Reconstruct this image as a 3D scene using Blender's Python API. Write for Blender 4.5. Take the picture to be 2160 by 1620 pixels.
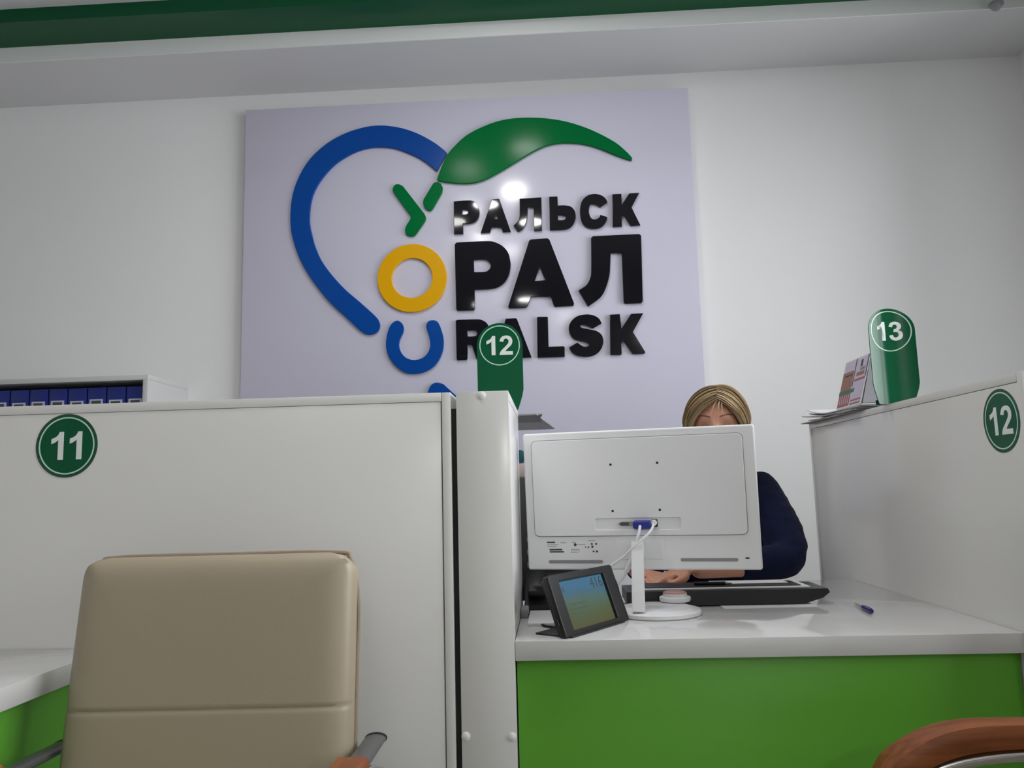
import bpy, bmesh, math, random
from mathutils import Vector, Matrix
random.seed(7)
for o in list(bpy.data.objects): bpy.data.objects.remove(o)
sc = bpy.context.scene
COL = sc.collection

# ------------------------------------------------------------------ camera
cam_d = bpy.data.cameras.new('camera'); cam = bpy.data.objects.new('camera', cam_d); COL.objects.link(cam)
cam_d.sensor_width = 36; cam_d.sensor_fit = 'HORIZONTAL'; cam_d.lens = 1660*36/2160; cam_d.clip_start = .02
PITCH, YAW, ROLL = math.radians(7.5727), math.radians(2.8052), math.radians(-1.5046)
_f = Vector((-math.sin(YAW)*math.cos(PITCH), math.cos(YAW)*math.cos(PITCH), math.sin(PITCH)))
_r = Vector((math.cos(YAW), math.sin(YAW), 0)); _u = _r.cross(_f)
_r2 = _r*math.cos(ROLL)+_u*math.sin(ROLL); _u2 = _u*math.cos(ROLL)-_r*math.sin(ROLL)
m = Matrix((_r2, _u2, -_f)).transposed().to_4x4(); m.translation = (0, 0, 1.0202)
cam.matrix_world = m
sc.camera = cam

# ------------------------------------------------------------------ light and exposure
w = bpy.data.worlds.new('world'); sc.world = w; w.use_nodes = True
w.node_tree.nodes['Background'].inputs[0].default_value = (.93, .965, 1, 1)
w.node_tree.nodes['Background'].inputs[1].default_value = 8.6
vs = sc.view_settings
vs.view_transform = 'Standard'; vs.look = 'None'; vs.gamma = 1; vs.use_curve_mapping = False
vs.exposure = -0.07
LAMPS = [(-.40, 1.42, 4.6), (-.66, 1.10, 2.4), (-.10, 1.02, 4.6), (-.09, 2.28, 5), (-.46, 2.02, 3.5), (-.22, -1.36, 5), (-.70, -1.5, 4), (1.3, -3.6, 36), (-2.4, -.6, 1.5)]

# ------------------------------------------------------------------ helpers
def lin(c):
    c = c/255.
    return c/12.92 if c <= .04045 else ((c+.055)/1.055)**2.4
def rgb(r, g, b): return (lin(r), lin(g), lin(b), 1)
MATS = {}
def mat(name, col, rough=.5, metal=0, coat=0, var=.04, vscale=6, bump=0, bscale=200, emis=0, spec=.5, sheen=0):
    m = bpy.data.materials.new(name); m.use_nodes = True; nt = m.node_tree; b = nt.nodes['Principled BSDF']
    b.inputs['Base Color'].default_value = col; b.inputs['Roughness'].default_value = rough
    b.inputs['Metallic'].default_value = metal; b.inputs['Specular IOR Level'].default_value = spec
    b.inputs['Coat Weight'].default_value = coat; b.inputs['Coat Roughness'].default_value = .06
    b.inputs['Sheen Weight'].default_value = sheen
    tc = nt.nodes.new('ShaderNodeTexCoord')
    if var:
        n = nt.nodes.new('ShaderNodeTexNoise'); n.inputs['Scale'].default_value = vscale; n.inputs['Detail'].default_value = 4
        nt.links.new(tc.outputs['Object'], n.inputs['Vector'])
        r = nt.nodes.new('ShaderNodeMapRange'); r.inputs['To Min'].default_value = 1-var; r.inputs['To Max'].default_value = 1+var
        nt.links.new(n.outputs['Fac'], r.inputs['Value'])
        mx = nt.nodes.new('ShaderNodeVectorMath'); mx.operation = 'SCALE'; mx.inputs[0].default_value = col[:3]
        nt.links.new(r.outputs['Result'], mx.inputs['Scale']); nt.links.new(mx.outputs['Vector'], b.inputs['Base Color'])
    if bump:
        n2 = nt.nodes.new('ShaderNodeTexNoise'); n2.inputs['Scale'].default_value = bscale; n2.inputs['Detail'].default_value = 3
        nt.links.new(tc.outputs['Object'], n2.inputs['Vector'])
        bp = nt.nodes.new('ShaderNodeBump'); bp.inputs['Strength'].default_value = bump; bp.inputs['Distance'].default_value = .002
        nt.links.new(n2.outputs['Fac'], bp.inputs['Height']); nt.links.new(bp.outputs['Normal'], b.inputs['Normal'])
    if emis:
        b.inputs['Emission Color'].default_value = col; b.inputs['Emission Strength'].default_value = emis
    MATS[name] = m
    return m
def wood(name, c1, c2):
    m = mat(name, c1, .42, var=0, spec=.3); nt = m.node_tree; b = nt.nodes['Principled BSDF']
    tc = nt.nodes.new('ShaderNodeTexCoord'); mp = nt.nodes.new('ShaderNodeMapping'); mp.inputs['Scale'].default_value = (60, 4, 60)
    n = nt.nodes.new('ShaderNodeTexNoise'); n.inputs['Scale'].default_value = 1.4; n.inputs['Detail'].default_value = 6
    cr = nt.nodes.new('ShaderNodeValToRGB'); cr.color_ramp.elements[0].color = c1; cr.color_ramp.elements[1].color = c2
    cr.color_ramp.elements[0].position = .35; cr.color_ramp.elements[1].position = .7
    nt.links.new(tc.outputs['Object'], mp.inputs['Vector']); nt.links.new(mp.outputs['Vector'], n.inputs['Vector'])
    nt.links.new(n.outputs['Fac'], cr.inputs['Fac']); nt.links.new(cr.outputs['Color'], b.inputs['Base Color'])
    return m
def hairmat(name):
    m = mat(name, (.35, .25, .15, 1), .45, var=0); nt = m.node_tree; b = nt.nodes['Principled BSDF']
    g = nt.nodes.new('ShaderNodeNewGeometry'); cr = nt.nodes.new('ShaderNodeValToRGB')
    e = cr.color_ramp.elements; e[0].color = rgb(118, 98, 72); e[1].color = rgb(226, 206, 172); x = e.new(.45); x.color = rgb(186, 162, 124)
    nt.links.new(g.outputs['Random Per Island'], cr.inputs['Fac']); nt.links.new(cr.outputs['Color'], b.inputs['Base Color'])
    return m

WALL = mat('wall_paint', (.80, .80, .795, 1), .65, bump=.08, bscale=120, var=.012, vscale=1.5)
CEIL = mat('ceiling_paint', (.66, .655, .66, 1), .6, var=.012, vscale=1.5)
FASC = mat('fascia_white', (.80, .82, .81, 1), .35, var=.01)
GREENP = mat('green_band', rgb(0, 76, 42), .3, var=.03, spec=0.25)
FLOOR = mat('floor_vinyl', (.42, .41, .40, 1), .35, var=.06, vscale=3)
LAM = mat('laminate_white', (.69, .685, .66, 1), .20, var=.012, vscale=3)
LAMEDGE = mat('laminate_edge', (.70, .70, .69, 1), .35, var=.01)
DESKW = mat('desk_gloss', (.65, .65, .64, 1), .07, var=.01, coat=.4)
LIME = mat('lime_panel', rgb(96, 172, 48), .32, var=.03, vscale=3)
BOARD = mat('board_lavender', (.60, .585, .70, 1), .16, var=.012, vscale=2)
BLACKG = mat('acrylic_black', (.004, .004, .007, 1), .045, var=0, spec=.32)
BLUE = mat('acrylic_blue', rgb(0, 68, 150), .22, var=.02, spec=0.2)
LEAF = mat('acrylic_green', rgb(0, 106, 52), .16, var=.02, spec=0.07)
YELL = mat('acrylic_yellow', rgb(222, 164, 0), .22, var=.02, spec=0.2)
SIGNG = mat('sign_green', rgb(0, 86, 52), .16, var=.02, spec=0.35)
SIGNGD = mat('sign_green_rim', rgb(28, 78, 58), .3, var=.02)
SIGNW = mat('sign_white', (.80, .84, .82, 1), .4, var=.01)
SIGNR = mat('sign_ring', rgb(190, 226, 206), .4, var=.01)
WPLAS = mat('plastic_white', (.84, .84, .85, 1), .3, var=.01)
WPLAS2 = mat('plastic_white_matte', (.80, .80, .815, 1), .45, var=.01, bump=.05, bscale=900)
GREYP = mat('plastic_grey', (.28, .28, .29, 1), .5, var=.03)
DGREY = mat('plastic_dark_grey', (.085, .085, .09, 1), .5, var=.03)
BLACKP = mat('plastic_black', (.008, .008, .0095, 1), .38, var=.05)
BLACKM = mat('rubber_black', (.008, .008, .008, 1), .7, var=0)
INK = mat('print_ink', (.06, .06, .065, 1), .6, var=0)
INKL = mat('print_ink_pale', (.34, .34, .35, 1), .6, var=0)
VGA = mat('connector_blue', rgb(46, 52, 140), .4, var=.03)
STEEL = mat('steel', (.55, .54, .5, 1), .3, metal=1, var=.02)
CHROME = mat('chrome', (.62, .62, .63, 1), .12, metal=1, var=.01)
GREYM = mat('painted_metal_grey', (.16, .16, .165, 1), .35, metal=.6, var=.02)
LEATH = mat('beige_leather', rgb(164, 152, 130), .40, var=.03, vscale=5, bump=.06, bscale=260)
LEATHD = mat('beige_piping', rgb(150, 136, 116), .5, var=.05, bump=.2, bscale=300)
WOOD = wood('beech_wood', rgb(120, 66, 36), rgb(152, 88, 48))
BINDB = mat('binder_blue', rgb(22, 40, 120), .4, var=.05)
BINDL = mat('binder_label', rgb(182, 190, 206), .5, var=.02)
PAPER = mat('paper', (.72, .72, .72, 1), .6, var=.03, vscale=20)
PAPERG = mat('paper_grey', (.36, .35, .38, 1), .6, var=.08, vscale=30)
NEWS = mat('newsprint', (.40, .39, .39, 1), .7, var=.2, vscale=90)
BRICK = mat('print_brown', rgb(150, 104, 88), .5, var=.2, vscale=90)
PRGREEN = mat('print_green', rgb(58, 112, 84), .5, var=.15, vscale=80)
PRRED = mat('print_red', rgb(158, 92, 88), .5, var=.15, vscale=80)
PRLILAC = mat('print_lilac', rgb(196, 186, 206), .5, var=.12, vscale=80)
TEAL = mat('teal_plastic', rgb(20, 84, 96), .35, var=.05)
PINK = mat('pinkish_paper', rgb(214, 196, 192), .5, var=.06, vscale=40)
REDP = mat('red_plastic', rgb(204, 150, 144), .4, var=.03)
PENB = mat('pen_blue', rgb(38, 28, 110), .3, var=.03)
PENG = mat('pen_clear', (.35, .35, .34, 1), .25, var=.03)
SKIN = mat('skin', rgb(206, 148, 122), .45, var=.05, vscale=30, bump=.05, bscale=500)
LIPS = mat('lips', rgb(176, 98, 92), .4, var=.02)
BROW = mat('eyebrow_hair', rgb(98, 66, 48), .6, var=.1)
EYEW = mat('eye_white', (.75, .74, .72, 1), .2, var=0)
IRIS = mat('iris', rgb(70, 86, 96), .2, var=0)
HAIR = hairmat('blonde_hair')
NAVY = mat('navy_cloth', rgb(10, 19, 52), .85, var=.15, vscale=40, bump=.3, bscale=700, sheen=.03, spec=.2)
TROUS = mat('dark_trousers', (.02, .02, .025, 1), .85, var=.1)
SHOE = mat('shoe_black', (.01, .01, .01, 1), .4, var=.05)
LENS = mat('lamp_lens', (1, .98, .95, 1), .4, var=0, emis=3)
CABW = mat('cabinet_white', (.55, .55, .545, 1), .4, var=.012)
CABD = mat('cabinet_back', (.05, .05, .055, 1), .7, var=.05)

GLASS = bpy.data.materials.new('window_glass'); GLASS.use_nodes = True
_n = GLASS.node_tree; _n.nodes.clear(); _o = _n.nodes.new('ShaderNodeOutputMaterial'); _m = _n.nodes.new('ShaderNodeMixShader'); _t = _n.nodes.new('ShaderNodeBsdfTransparent'); _g = _n.nodes.new('ShaderNodeBsdfGlossy'); _fr = _n.nodes.new('ShaderNodeFresnel')
_g.inputs['Roughness'].default_value = .02; _n.links.new(_fr.outputs[0], _m.inputs[0]); _n.links.new(_t.outputs[0], _m.inputs[1]); _n.links.new(_g.outputs[0], _m.inputs[2]); _n.links.new(_m.outputs[0], _o.inputs[0])

def tag(o, label=None, cat=None, group=None, kind=None):
    if label: o['label'] = label
    if cat: o['category'] = cat
    if group: o['group'] = group
    if kind: o['kind'] = kind
    return o
def thing(name, label, cat, loc=(0, 0, 0), rot=(0, 0, 0), group=None):
    o = bpy.data.objects.new(name, None); COL.objects.link(o); o.empty_display_size = .05
    o.location = loc; o.rotation_euler = rot
    return tag(o, label, cat, group)
def link(name, me, mt, parent=None, world=True):
    """world=True: mesh is in world coordinates, shift into an unrotated parent's space"""
    o = bpy.data.objects.new(name, me); COL.objects.link(o)
    me.materials.clear(); me.materials.append(mt)
    if parent is not None:
        if world:
            off = Vector(parent.location); p = parent.parent
            while p: off += Vector(p.location); p = p.parent
            me.transform(Matrix.Translation(-off))
        o.parent = parent
    return o
class MB:
    def __init__(s): s.bm = bmesh.new()
    def box(s, x0, x1, y0, y1, z0, z1, bev=0, seg=2, M=None):
        t = bmesh.new(); bmesh.ops.create_cube(t, size=1)
        for v in t.verts: v.co = ((x0+x1)/2+v.co.x*(x1-x0), (y0+y1)/2+v.co.y*(y1-y0), (z0+z1)/2+v.co.z*(z1-z0))
        if bev: bmesh.ops.bevel(t, geom=t.edges[:], offset=bev, segments=seg, affect='EDGES', profile=.5)
        return s.add(t, M)
    def add(s, t, M=None):
        if M: t.transform(M)
        me = bpy.data.meshes.new('t'); t.to_mesh(me); t.free(); s.bm.from_mesh(me); bpy.data.meshes.remove(me); return s
    def cyl(s, c, r, h, axis='Z', n=32, r2=None, bev=0):
        t = bmesh.new(); bmesh.ops.create_cone(t, cap_ends=True, segments=n, radius1=r, radius2=r if r2 is None else r2, depth=h)
        if bev:
            e = [e for e in t.edges if abs(e.verts[0].co.z-e.verts[1].co.z) < 1e-6]
            bmesh.ops.bevel(t, geom=e, offset=bev, segments=2, affect='EDGES', profile=.5)
        if axis == 'Y': t.transform(Matrix.Rotation(math.pi/2, 4, 'X'))
        if axis == 'X': t.transform(Matrix.Rotation(math.pi/2, 4, 'Y'))
        t.transform(Matrix.Translation(c)); return s.add(t)
    def lathe(s, c, prof, n=40):
        vs = []
        for r, z in prof: vs.append([s.bm.verts.new((c[0]+r*math.cos(2*math.pi*k/n), c[1]+r*math.sin(2*math.pi*k/n), c[2]+z)) for k in range(n)])
        for a, b in zip(vs, vs[1:]):
            for k in range(n): s.bm.faces.new((a[k], a[(k+1) % n], b[(k+1) % n], b[k]))
        s.bm.faces.new(vs[0][::-1]); s.bm.faces.new(vs[-1]); return s
    def tube(s, pts, r, n=10, closed=False, flat=1., smooth=6, up=Vector((0, 0, 1)), cap=True):
        pts = [Vector(p) for p in pts]
        if smooth: pts = cat_path(pts, smooth, closed)
        N = len(pts); rings = []
        for i, p in enumerate(pts):
            a = pts[(i-1) % N] if (closed or i > 0) else p; b = pts[(i+1) % N] if (closed or i < N-1) else p
            d = (b-a).normalized(); q = d.cross(up)
            if q.length < 1e-3: q = d.cross(Vector((1, 0, 0)))
            q.normalize(); v = q.cross(d).normalized()
            rr = r(i/(N-1)) if callable(r) else r
            rings.append([s.bm.verts.new(p+q*(rr*math.cos(2*math.pi*k/n))+v*(rr*flat*math.sin(2*math.pi*k/n))) for k in range(n)])
        for i in range(N if closed else N-1):
            a, b = rings[i], rings[(i+1) % N]
            for k in range(n): s.bm.faces.new((a[k], a[(k+1) % n], b[(k+1) % n], b[k]))
        if not closed and cap: s.bm.faces.new(rings[0][::-1]); s.bm.faces.new(rings[-1])
        return s
    def prism(s, poly, fn, d0, d1):
        """poly: list of (u,v); fn(u,v,d)->xyz"""
        a = [s.bm.verts.new(fn(u, v, d0)) for u, v in poly]; b = [s.bm.verts.new(fn(u, v, d1)) for u, v in poly]
        n = len(poly)
        for k in range(n): s.bm.faces.new((a[k], a[(k+1) % n], b[(k+1) % n], b[k]))
        s.bm.faces.new(a[::-1]); s.bm.faces.new(b); return s
    def done(s, name, mt, parent=None, world=True, smooth=35):
        bmesh.ops.recalc_face_normals(s.bm, faces=s.bm.faces[:])
        me = bpy.data.meshes.new(name); s.bm.to_mesh(me); s.bm.free()
        o = link(name, me, mt, parent, world)
        if smooth: shade(me, smooth)
        return o
def shade(me, deg=35):
    me.polygons.foreach_set('use_smooth', [True]*len(me.polygons))
    bm = bmesh.new(); bm.from_mesh(me); lim = math.radians(deg)
    for e in bm.edges:
        if len(e.link_faces) == 2 and e.calc_face_angle(0) > lim: e.smooth = False
    bm.to_mesh(me); bm.free()
def cat_path(pts, k, closed=False):
    N = len(pts); out = []
    for i in range(N if closed else N-1):
        p1, p2 = pts[i], pts[(i+1) % N]
        p0 = pts[(i-1) % N] if (closed or i > 0) else p1; p3 = pts[(i+2) % N] if (closed or i < N-2) else p2
        for j in range(k):
            t = j/k
            out.append(.5*((2*p1)+(p2-p0)*t+(2*p0-5*p1+4*p2-p3)*t*t+(3*p1-p0-3*p2+p3)*t**3))
    if not closed: out.append(pts[-1])
    return out
def outline(pts, k=5):
    """2D outline, vertices flagged (x,z,1) are smooth, others are corners"""
    N = len(pts); out = []
    for i in range(N):
        a, b = pts[i], pts[(i+1) % N]; p1, p2 = Vector(a[:2]), Vector(b[:2])
        sa, sb = len(a) > 2, len(b) > 2
        if not sa and not sb: out.append(p1); continue
        p0 = Vector(pts[i-1][:2]) if sa else p1; p3 = Vector(pts[(i+2) % N][:2]) if sb else p2
        for j in range(k):
            t = j/k
            out.append(.5*((2*p1)+(p2-p0)*t+(2*p0-5*p1+4*p2-p3)*t*t+(3*p1-p0-3*p2+p3)*t**3))
    return out
def flat_shape(name, loops, thick, bev, M, mt, parent=None, world=True, res=2):
    """loops of 2D points filled (holes allowed), extruded by thick (front face at local +z=thick), placed with matrix M"""
    cu = bpy.data.curves.new('tmp', 'CURVE'); cu.dimensions = '2D'; cu.fill_mode = 'BOTH'
    cu.extrude = max(thick/2-bev, 1e-5); cu.bevel_depth = bev; cu.bevel_resolution = res; cu.offset = -bev
    for lp in loops:
        sp = cu.splines.new('POLY'); sp.points.add(len(lp)-1)
        for q, p in zip(sp.points, lp): q.co = (p[0], p[1], 0, 1)
        sp.use_cyclic_u = True
    t = bpy.data.objects.new('tmp', cu); COL.objects.link(t)
    me = bpy.data.meshes.new_from_object(t.evaluated_get(bpy.context.evaluated_depsgraph_get()))
    bpy.data.objects.remove(t); bpy.data.curves.remove(cu)
    me.transform(M @ Matrix.Translation((0, 0, thick/2)))
    me.name = name; o = link(name, me, mt, parent, world); shade(me, 40)
    return o
def circ(r, n=64, c=(0, 0)): return [(c[0]+r*math.cos(2*math.pi*k/n), c[1]+r*math.sin(2*math.pi*k/n)) for k in range(n)]
def rrect(x0, x1, z0, z1, r, n=5):
    out = []
    for cx, cz, a0 in ((x1-r, z1-r, 0), (x0+r, z1-r, 90), (x0+r, z0+r, 180), (x1-r, z0+r, 270)):
        for k in range(n+1):
            a = math.radians(a0+90*k/n); out.append((cx+r*math.cos(a), cz+r*math.sin(a)))
    return out
def facing(x, y, z, rz=0):
    """local XY plane -> upright plane facing -Y (rotated by rz about Z), local +z toward the viewer"""
    return Matrix.Translation((x, y, z)) @ Matrix.Rotation(rz, 4, 'Z') @ Matrix.Rotation(math.pi/2, 4, 'X')
def text_mesh(name, s, size, M, mt, parent, world=True, thick=.0004):
    cu = bpy.data.curves.new('tmp', 'FONT'); cu.body = s; cu.size = size; cu.extrude = thick; cu.align_x = 'CENTER'; cu.align_y = 'CENTER'
    t = bpy.data.objects.new('tmp', cu); COL.objects.link(t)
    me = bpy.data.meshes.new_from_object(t.evaluated_get(bpy.context.evaluated_depsgraph_get()))
    bpy.data.objects.remove(t); bpy.data.curves.remove(cu); me.transform(M); me.name = name
    return link(name, me, mt, parent, world)
DIG = {
 '1': (.46, [(.255, 0), (.455, 0), (.455, 1), (.295, 1), (.26, .915, 1), (.17, .82, 1), (0, .745), (0, .565), (.14, .625, 1), (.255, .71)]),
 '2': (.68, [(0, 0), (.68, 0), (.68, .185), (.30, .185), (.345, .25, 1), (.47, .37, 1), (.62, .52, 1), (.67, .68, 1), (.64, .84, 1), (.52, .965, 1), (.345, 1, 1), (.15, .95, 1), (.035, .80, 1), (.015, .70), (.21, .68), (.235, .79, 1), (.335, .845, 1), (.44, .80, 1), (.475, .70, 1), (.44, .585, 1), (.28, .41, 1), (.10, .235, 1), (.02, .10, 1)]),
 '3': (.68, [(0, .27), (.19, .295), (.225, .195, 1), (.325, .15, 1), (.44, .20, 1), (.48, .31, 1), (.435, .42, 1), (.33, .455, 1), (.235, .44), (.255, .60), (.37, .625, 1), (.425, .72, 1), (.39, .81, 1), (.31, .845, 1), (.22, .80, 1), (.185, .705), (.005, .735), (.06, .885, 1), (.16, .965, 1), (.315, 1, 1), (.49, .955, 1), (.605, .845, 1), (.625, .735, 1), (.585, .61, 1), (.485, .535, 1), (.62, .46, 1), (.68, .30, 1), (.63, .12, 1), (.50, .02, 1), (.325, -.015, 1), (.15, .03, 1), (.04, .14, 1)])}
def digits(s, h, M, parent, mt, gap=.2, slant=0, thick=.0008, world=True):
    tot = sum(DIG[c][0] for c in s)+gap*(len(s)-1); x = -tot/2
    for c in s:
        pts = [((x+p[0]+slant*p[1])*h, (p[1]-.5)*h) for p in [tuple(v) for v in outline(DIG[c][1])]]
        flat_shape('digit', [pts], thick, 0, M, mt, parent, world); x += DIG[c][0]+gap

# ------------------------------------------------------------------ the room
YW = 3.34; XR = 2.09; XL = -4.2; YB = -4.6; ZC = 2.84; ZG = 2.905; ZU = 2.962
def struct(name, mt, *b, bev=0):
    m = MB().box(*b, bev=bev); o = m.done(name, mt); return tag(o, kind='structure')
struct('floor', FLOOR, XL, XR, YB, YW, -.05, 0)
struct('wall_back', WALL, XL-.1, XR+.1, YW, YW+.1, 0, ZC)
WY0, WY1, WZ0, WZ1 = .1, 2.95, .85, 2.6      # daylight window in the right wall, just outside the view
m = MB().box(XR, XR+.1, YB, WY0, 0, ZU).box(XR, XR+.1, WY1, YW, 0, ZU).box(XR, XR+.1, WY0, WY1, 0, WZ0).box(XR, XR+.1, WY0, WY1, WZ1, ZU)
tag(m.done('wall_right', WALL), kind='structure')
win = tag(bpy.data.objects.new('window_1', None), kind='structure'); COL.objects.link(win); win.location = (XR+.05, (WY0+WY1)/2, WZ0)
m = MB().box(XR+.02, XR+.08, WY0, WY1, WZ0, WZ0+.06, bev=.003).box(XR+.02, XR+.08, WY0, WY1, WZ1-.06, WZ1, bev=.003)
m.box(XR+.02, XR+.08, WY0, WY0+.06, WZ0+.06, WZ1-.06, bev=.003).box(XR+.02, XR+.08, WY1-.06, WY1, WZ0+.06, WZ1-.06, bev=.003).done('window_frame', WPLAS, win)
for k in (1, 2): y = WY0+(WY1-WY0)*k/3; MB().box(XR+.025, XR+.075, y-.03, y+.03, WZ0+.06, WZ1-.06, bev=.003).done('mullion', WPLAS, win)
for k in range(3): MB().box(XR+.047, XR+.053, WY0+.06+(WY1-WY0-.06)*k/3, WY0+(WY1-WY0)*(k+1)/3-.03, WZ0+.06, WZ1-.06).done('pane', GLASS, win)
MB().box(XR-.16, XR+.02, WY0-.05, WY1+.05, WZ0-.03, WZ0, bev=.004).done('window_sill', WPLAS, win)
pd = bpy.data.lights.new('daylight_portal', 'AREA'); pd.shape = 'RECTANGLE'; pd.size = WZ1-WZ0; pd.size_y = WY1-WY0; pd.cycles.is_portal = True
po = bpy.data.objects.new('daylight_portal', pd); COL.objects.link(po); po.location = (XR+.12, (WY0+WY1)/2, (WZ0+WZ1)/2); po.rotation_euler = (0, math.pi/2, 0)
struct('wall_left', WALL, XL-.1, XL, YB, YW, 0, ZU)
struct('wall_front', WALL, XL-.1, XR+.1, YB-.1, YB, 0, ZU)
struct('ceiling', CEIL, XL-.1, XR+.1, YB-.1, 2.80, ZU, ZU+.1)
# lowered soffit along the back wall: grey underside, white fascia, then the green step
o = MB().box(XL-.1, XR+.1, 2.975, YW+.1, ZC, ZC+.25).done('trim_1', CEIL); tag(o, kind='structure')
o = MB().box(XL-.1, XR+.1, 2.969, 2.975, ZC, ZG+.02).done('trim_2', FASC); tag(o, kind='structure')
o = MB().box(XL-.1, XR+.1, 2.80, 2.975, ZG, ZG+.2).done('trim_3', GREENP); tag(o, kind='structure')
struct('baseboard_back', LAMEDGE, XL, XR, YW-.012, YW, 0, .07)

# ceiling lamps (they are the light of the room)
for i, (x, y, p) in enumerate(LAMPS):
    t = thing('ceiling_lamp', 'round recessed ceiling lamp with a white rim', 'lamp', (x, y, ZU), group='recessed ceiling lamps')
    MB().lathe((x, y, ZU), [(.085, 0), (.125, 0), (.125, -.006), (.118, -.012), (.085, -.012)]).done('rim', WPLAS, t)
    MB().cyl((x, y, ZU-.006), .086, .008).done('lens', LENS, t)
    ld = bpy.data.lights.new('lamp_light', 'AREA'); ld.shape = 'DISK'; ld.size = .17; ld.energy = p; ld.color = (1, .985, .97)
    lo = bpy.data.objects.new('lamp_light', ld); COL.objects.link(lo); lo.location = (0, 0, -.014); lo.parent = t
t = thing('ceiling_camera', 'small grey dome camera under the ceiling edge in the right corner', 'camera', (1.775, 2.93, ZC))
MB().cyl((1.775, 2.93, ZC-.006), .026, .012, bev=.002).done('mount', GREYP, t)
MB().lathe((1.775, 2.93, ZC-.012), [(.02, 0), (.02, -.004), (.016, -.012), (.008, -.019), (.002, -.021)]).done('dome', GREYP, t)

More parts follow.
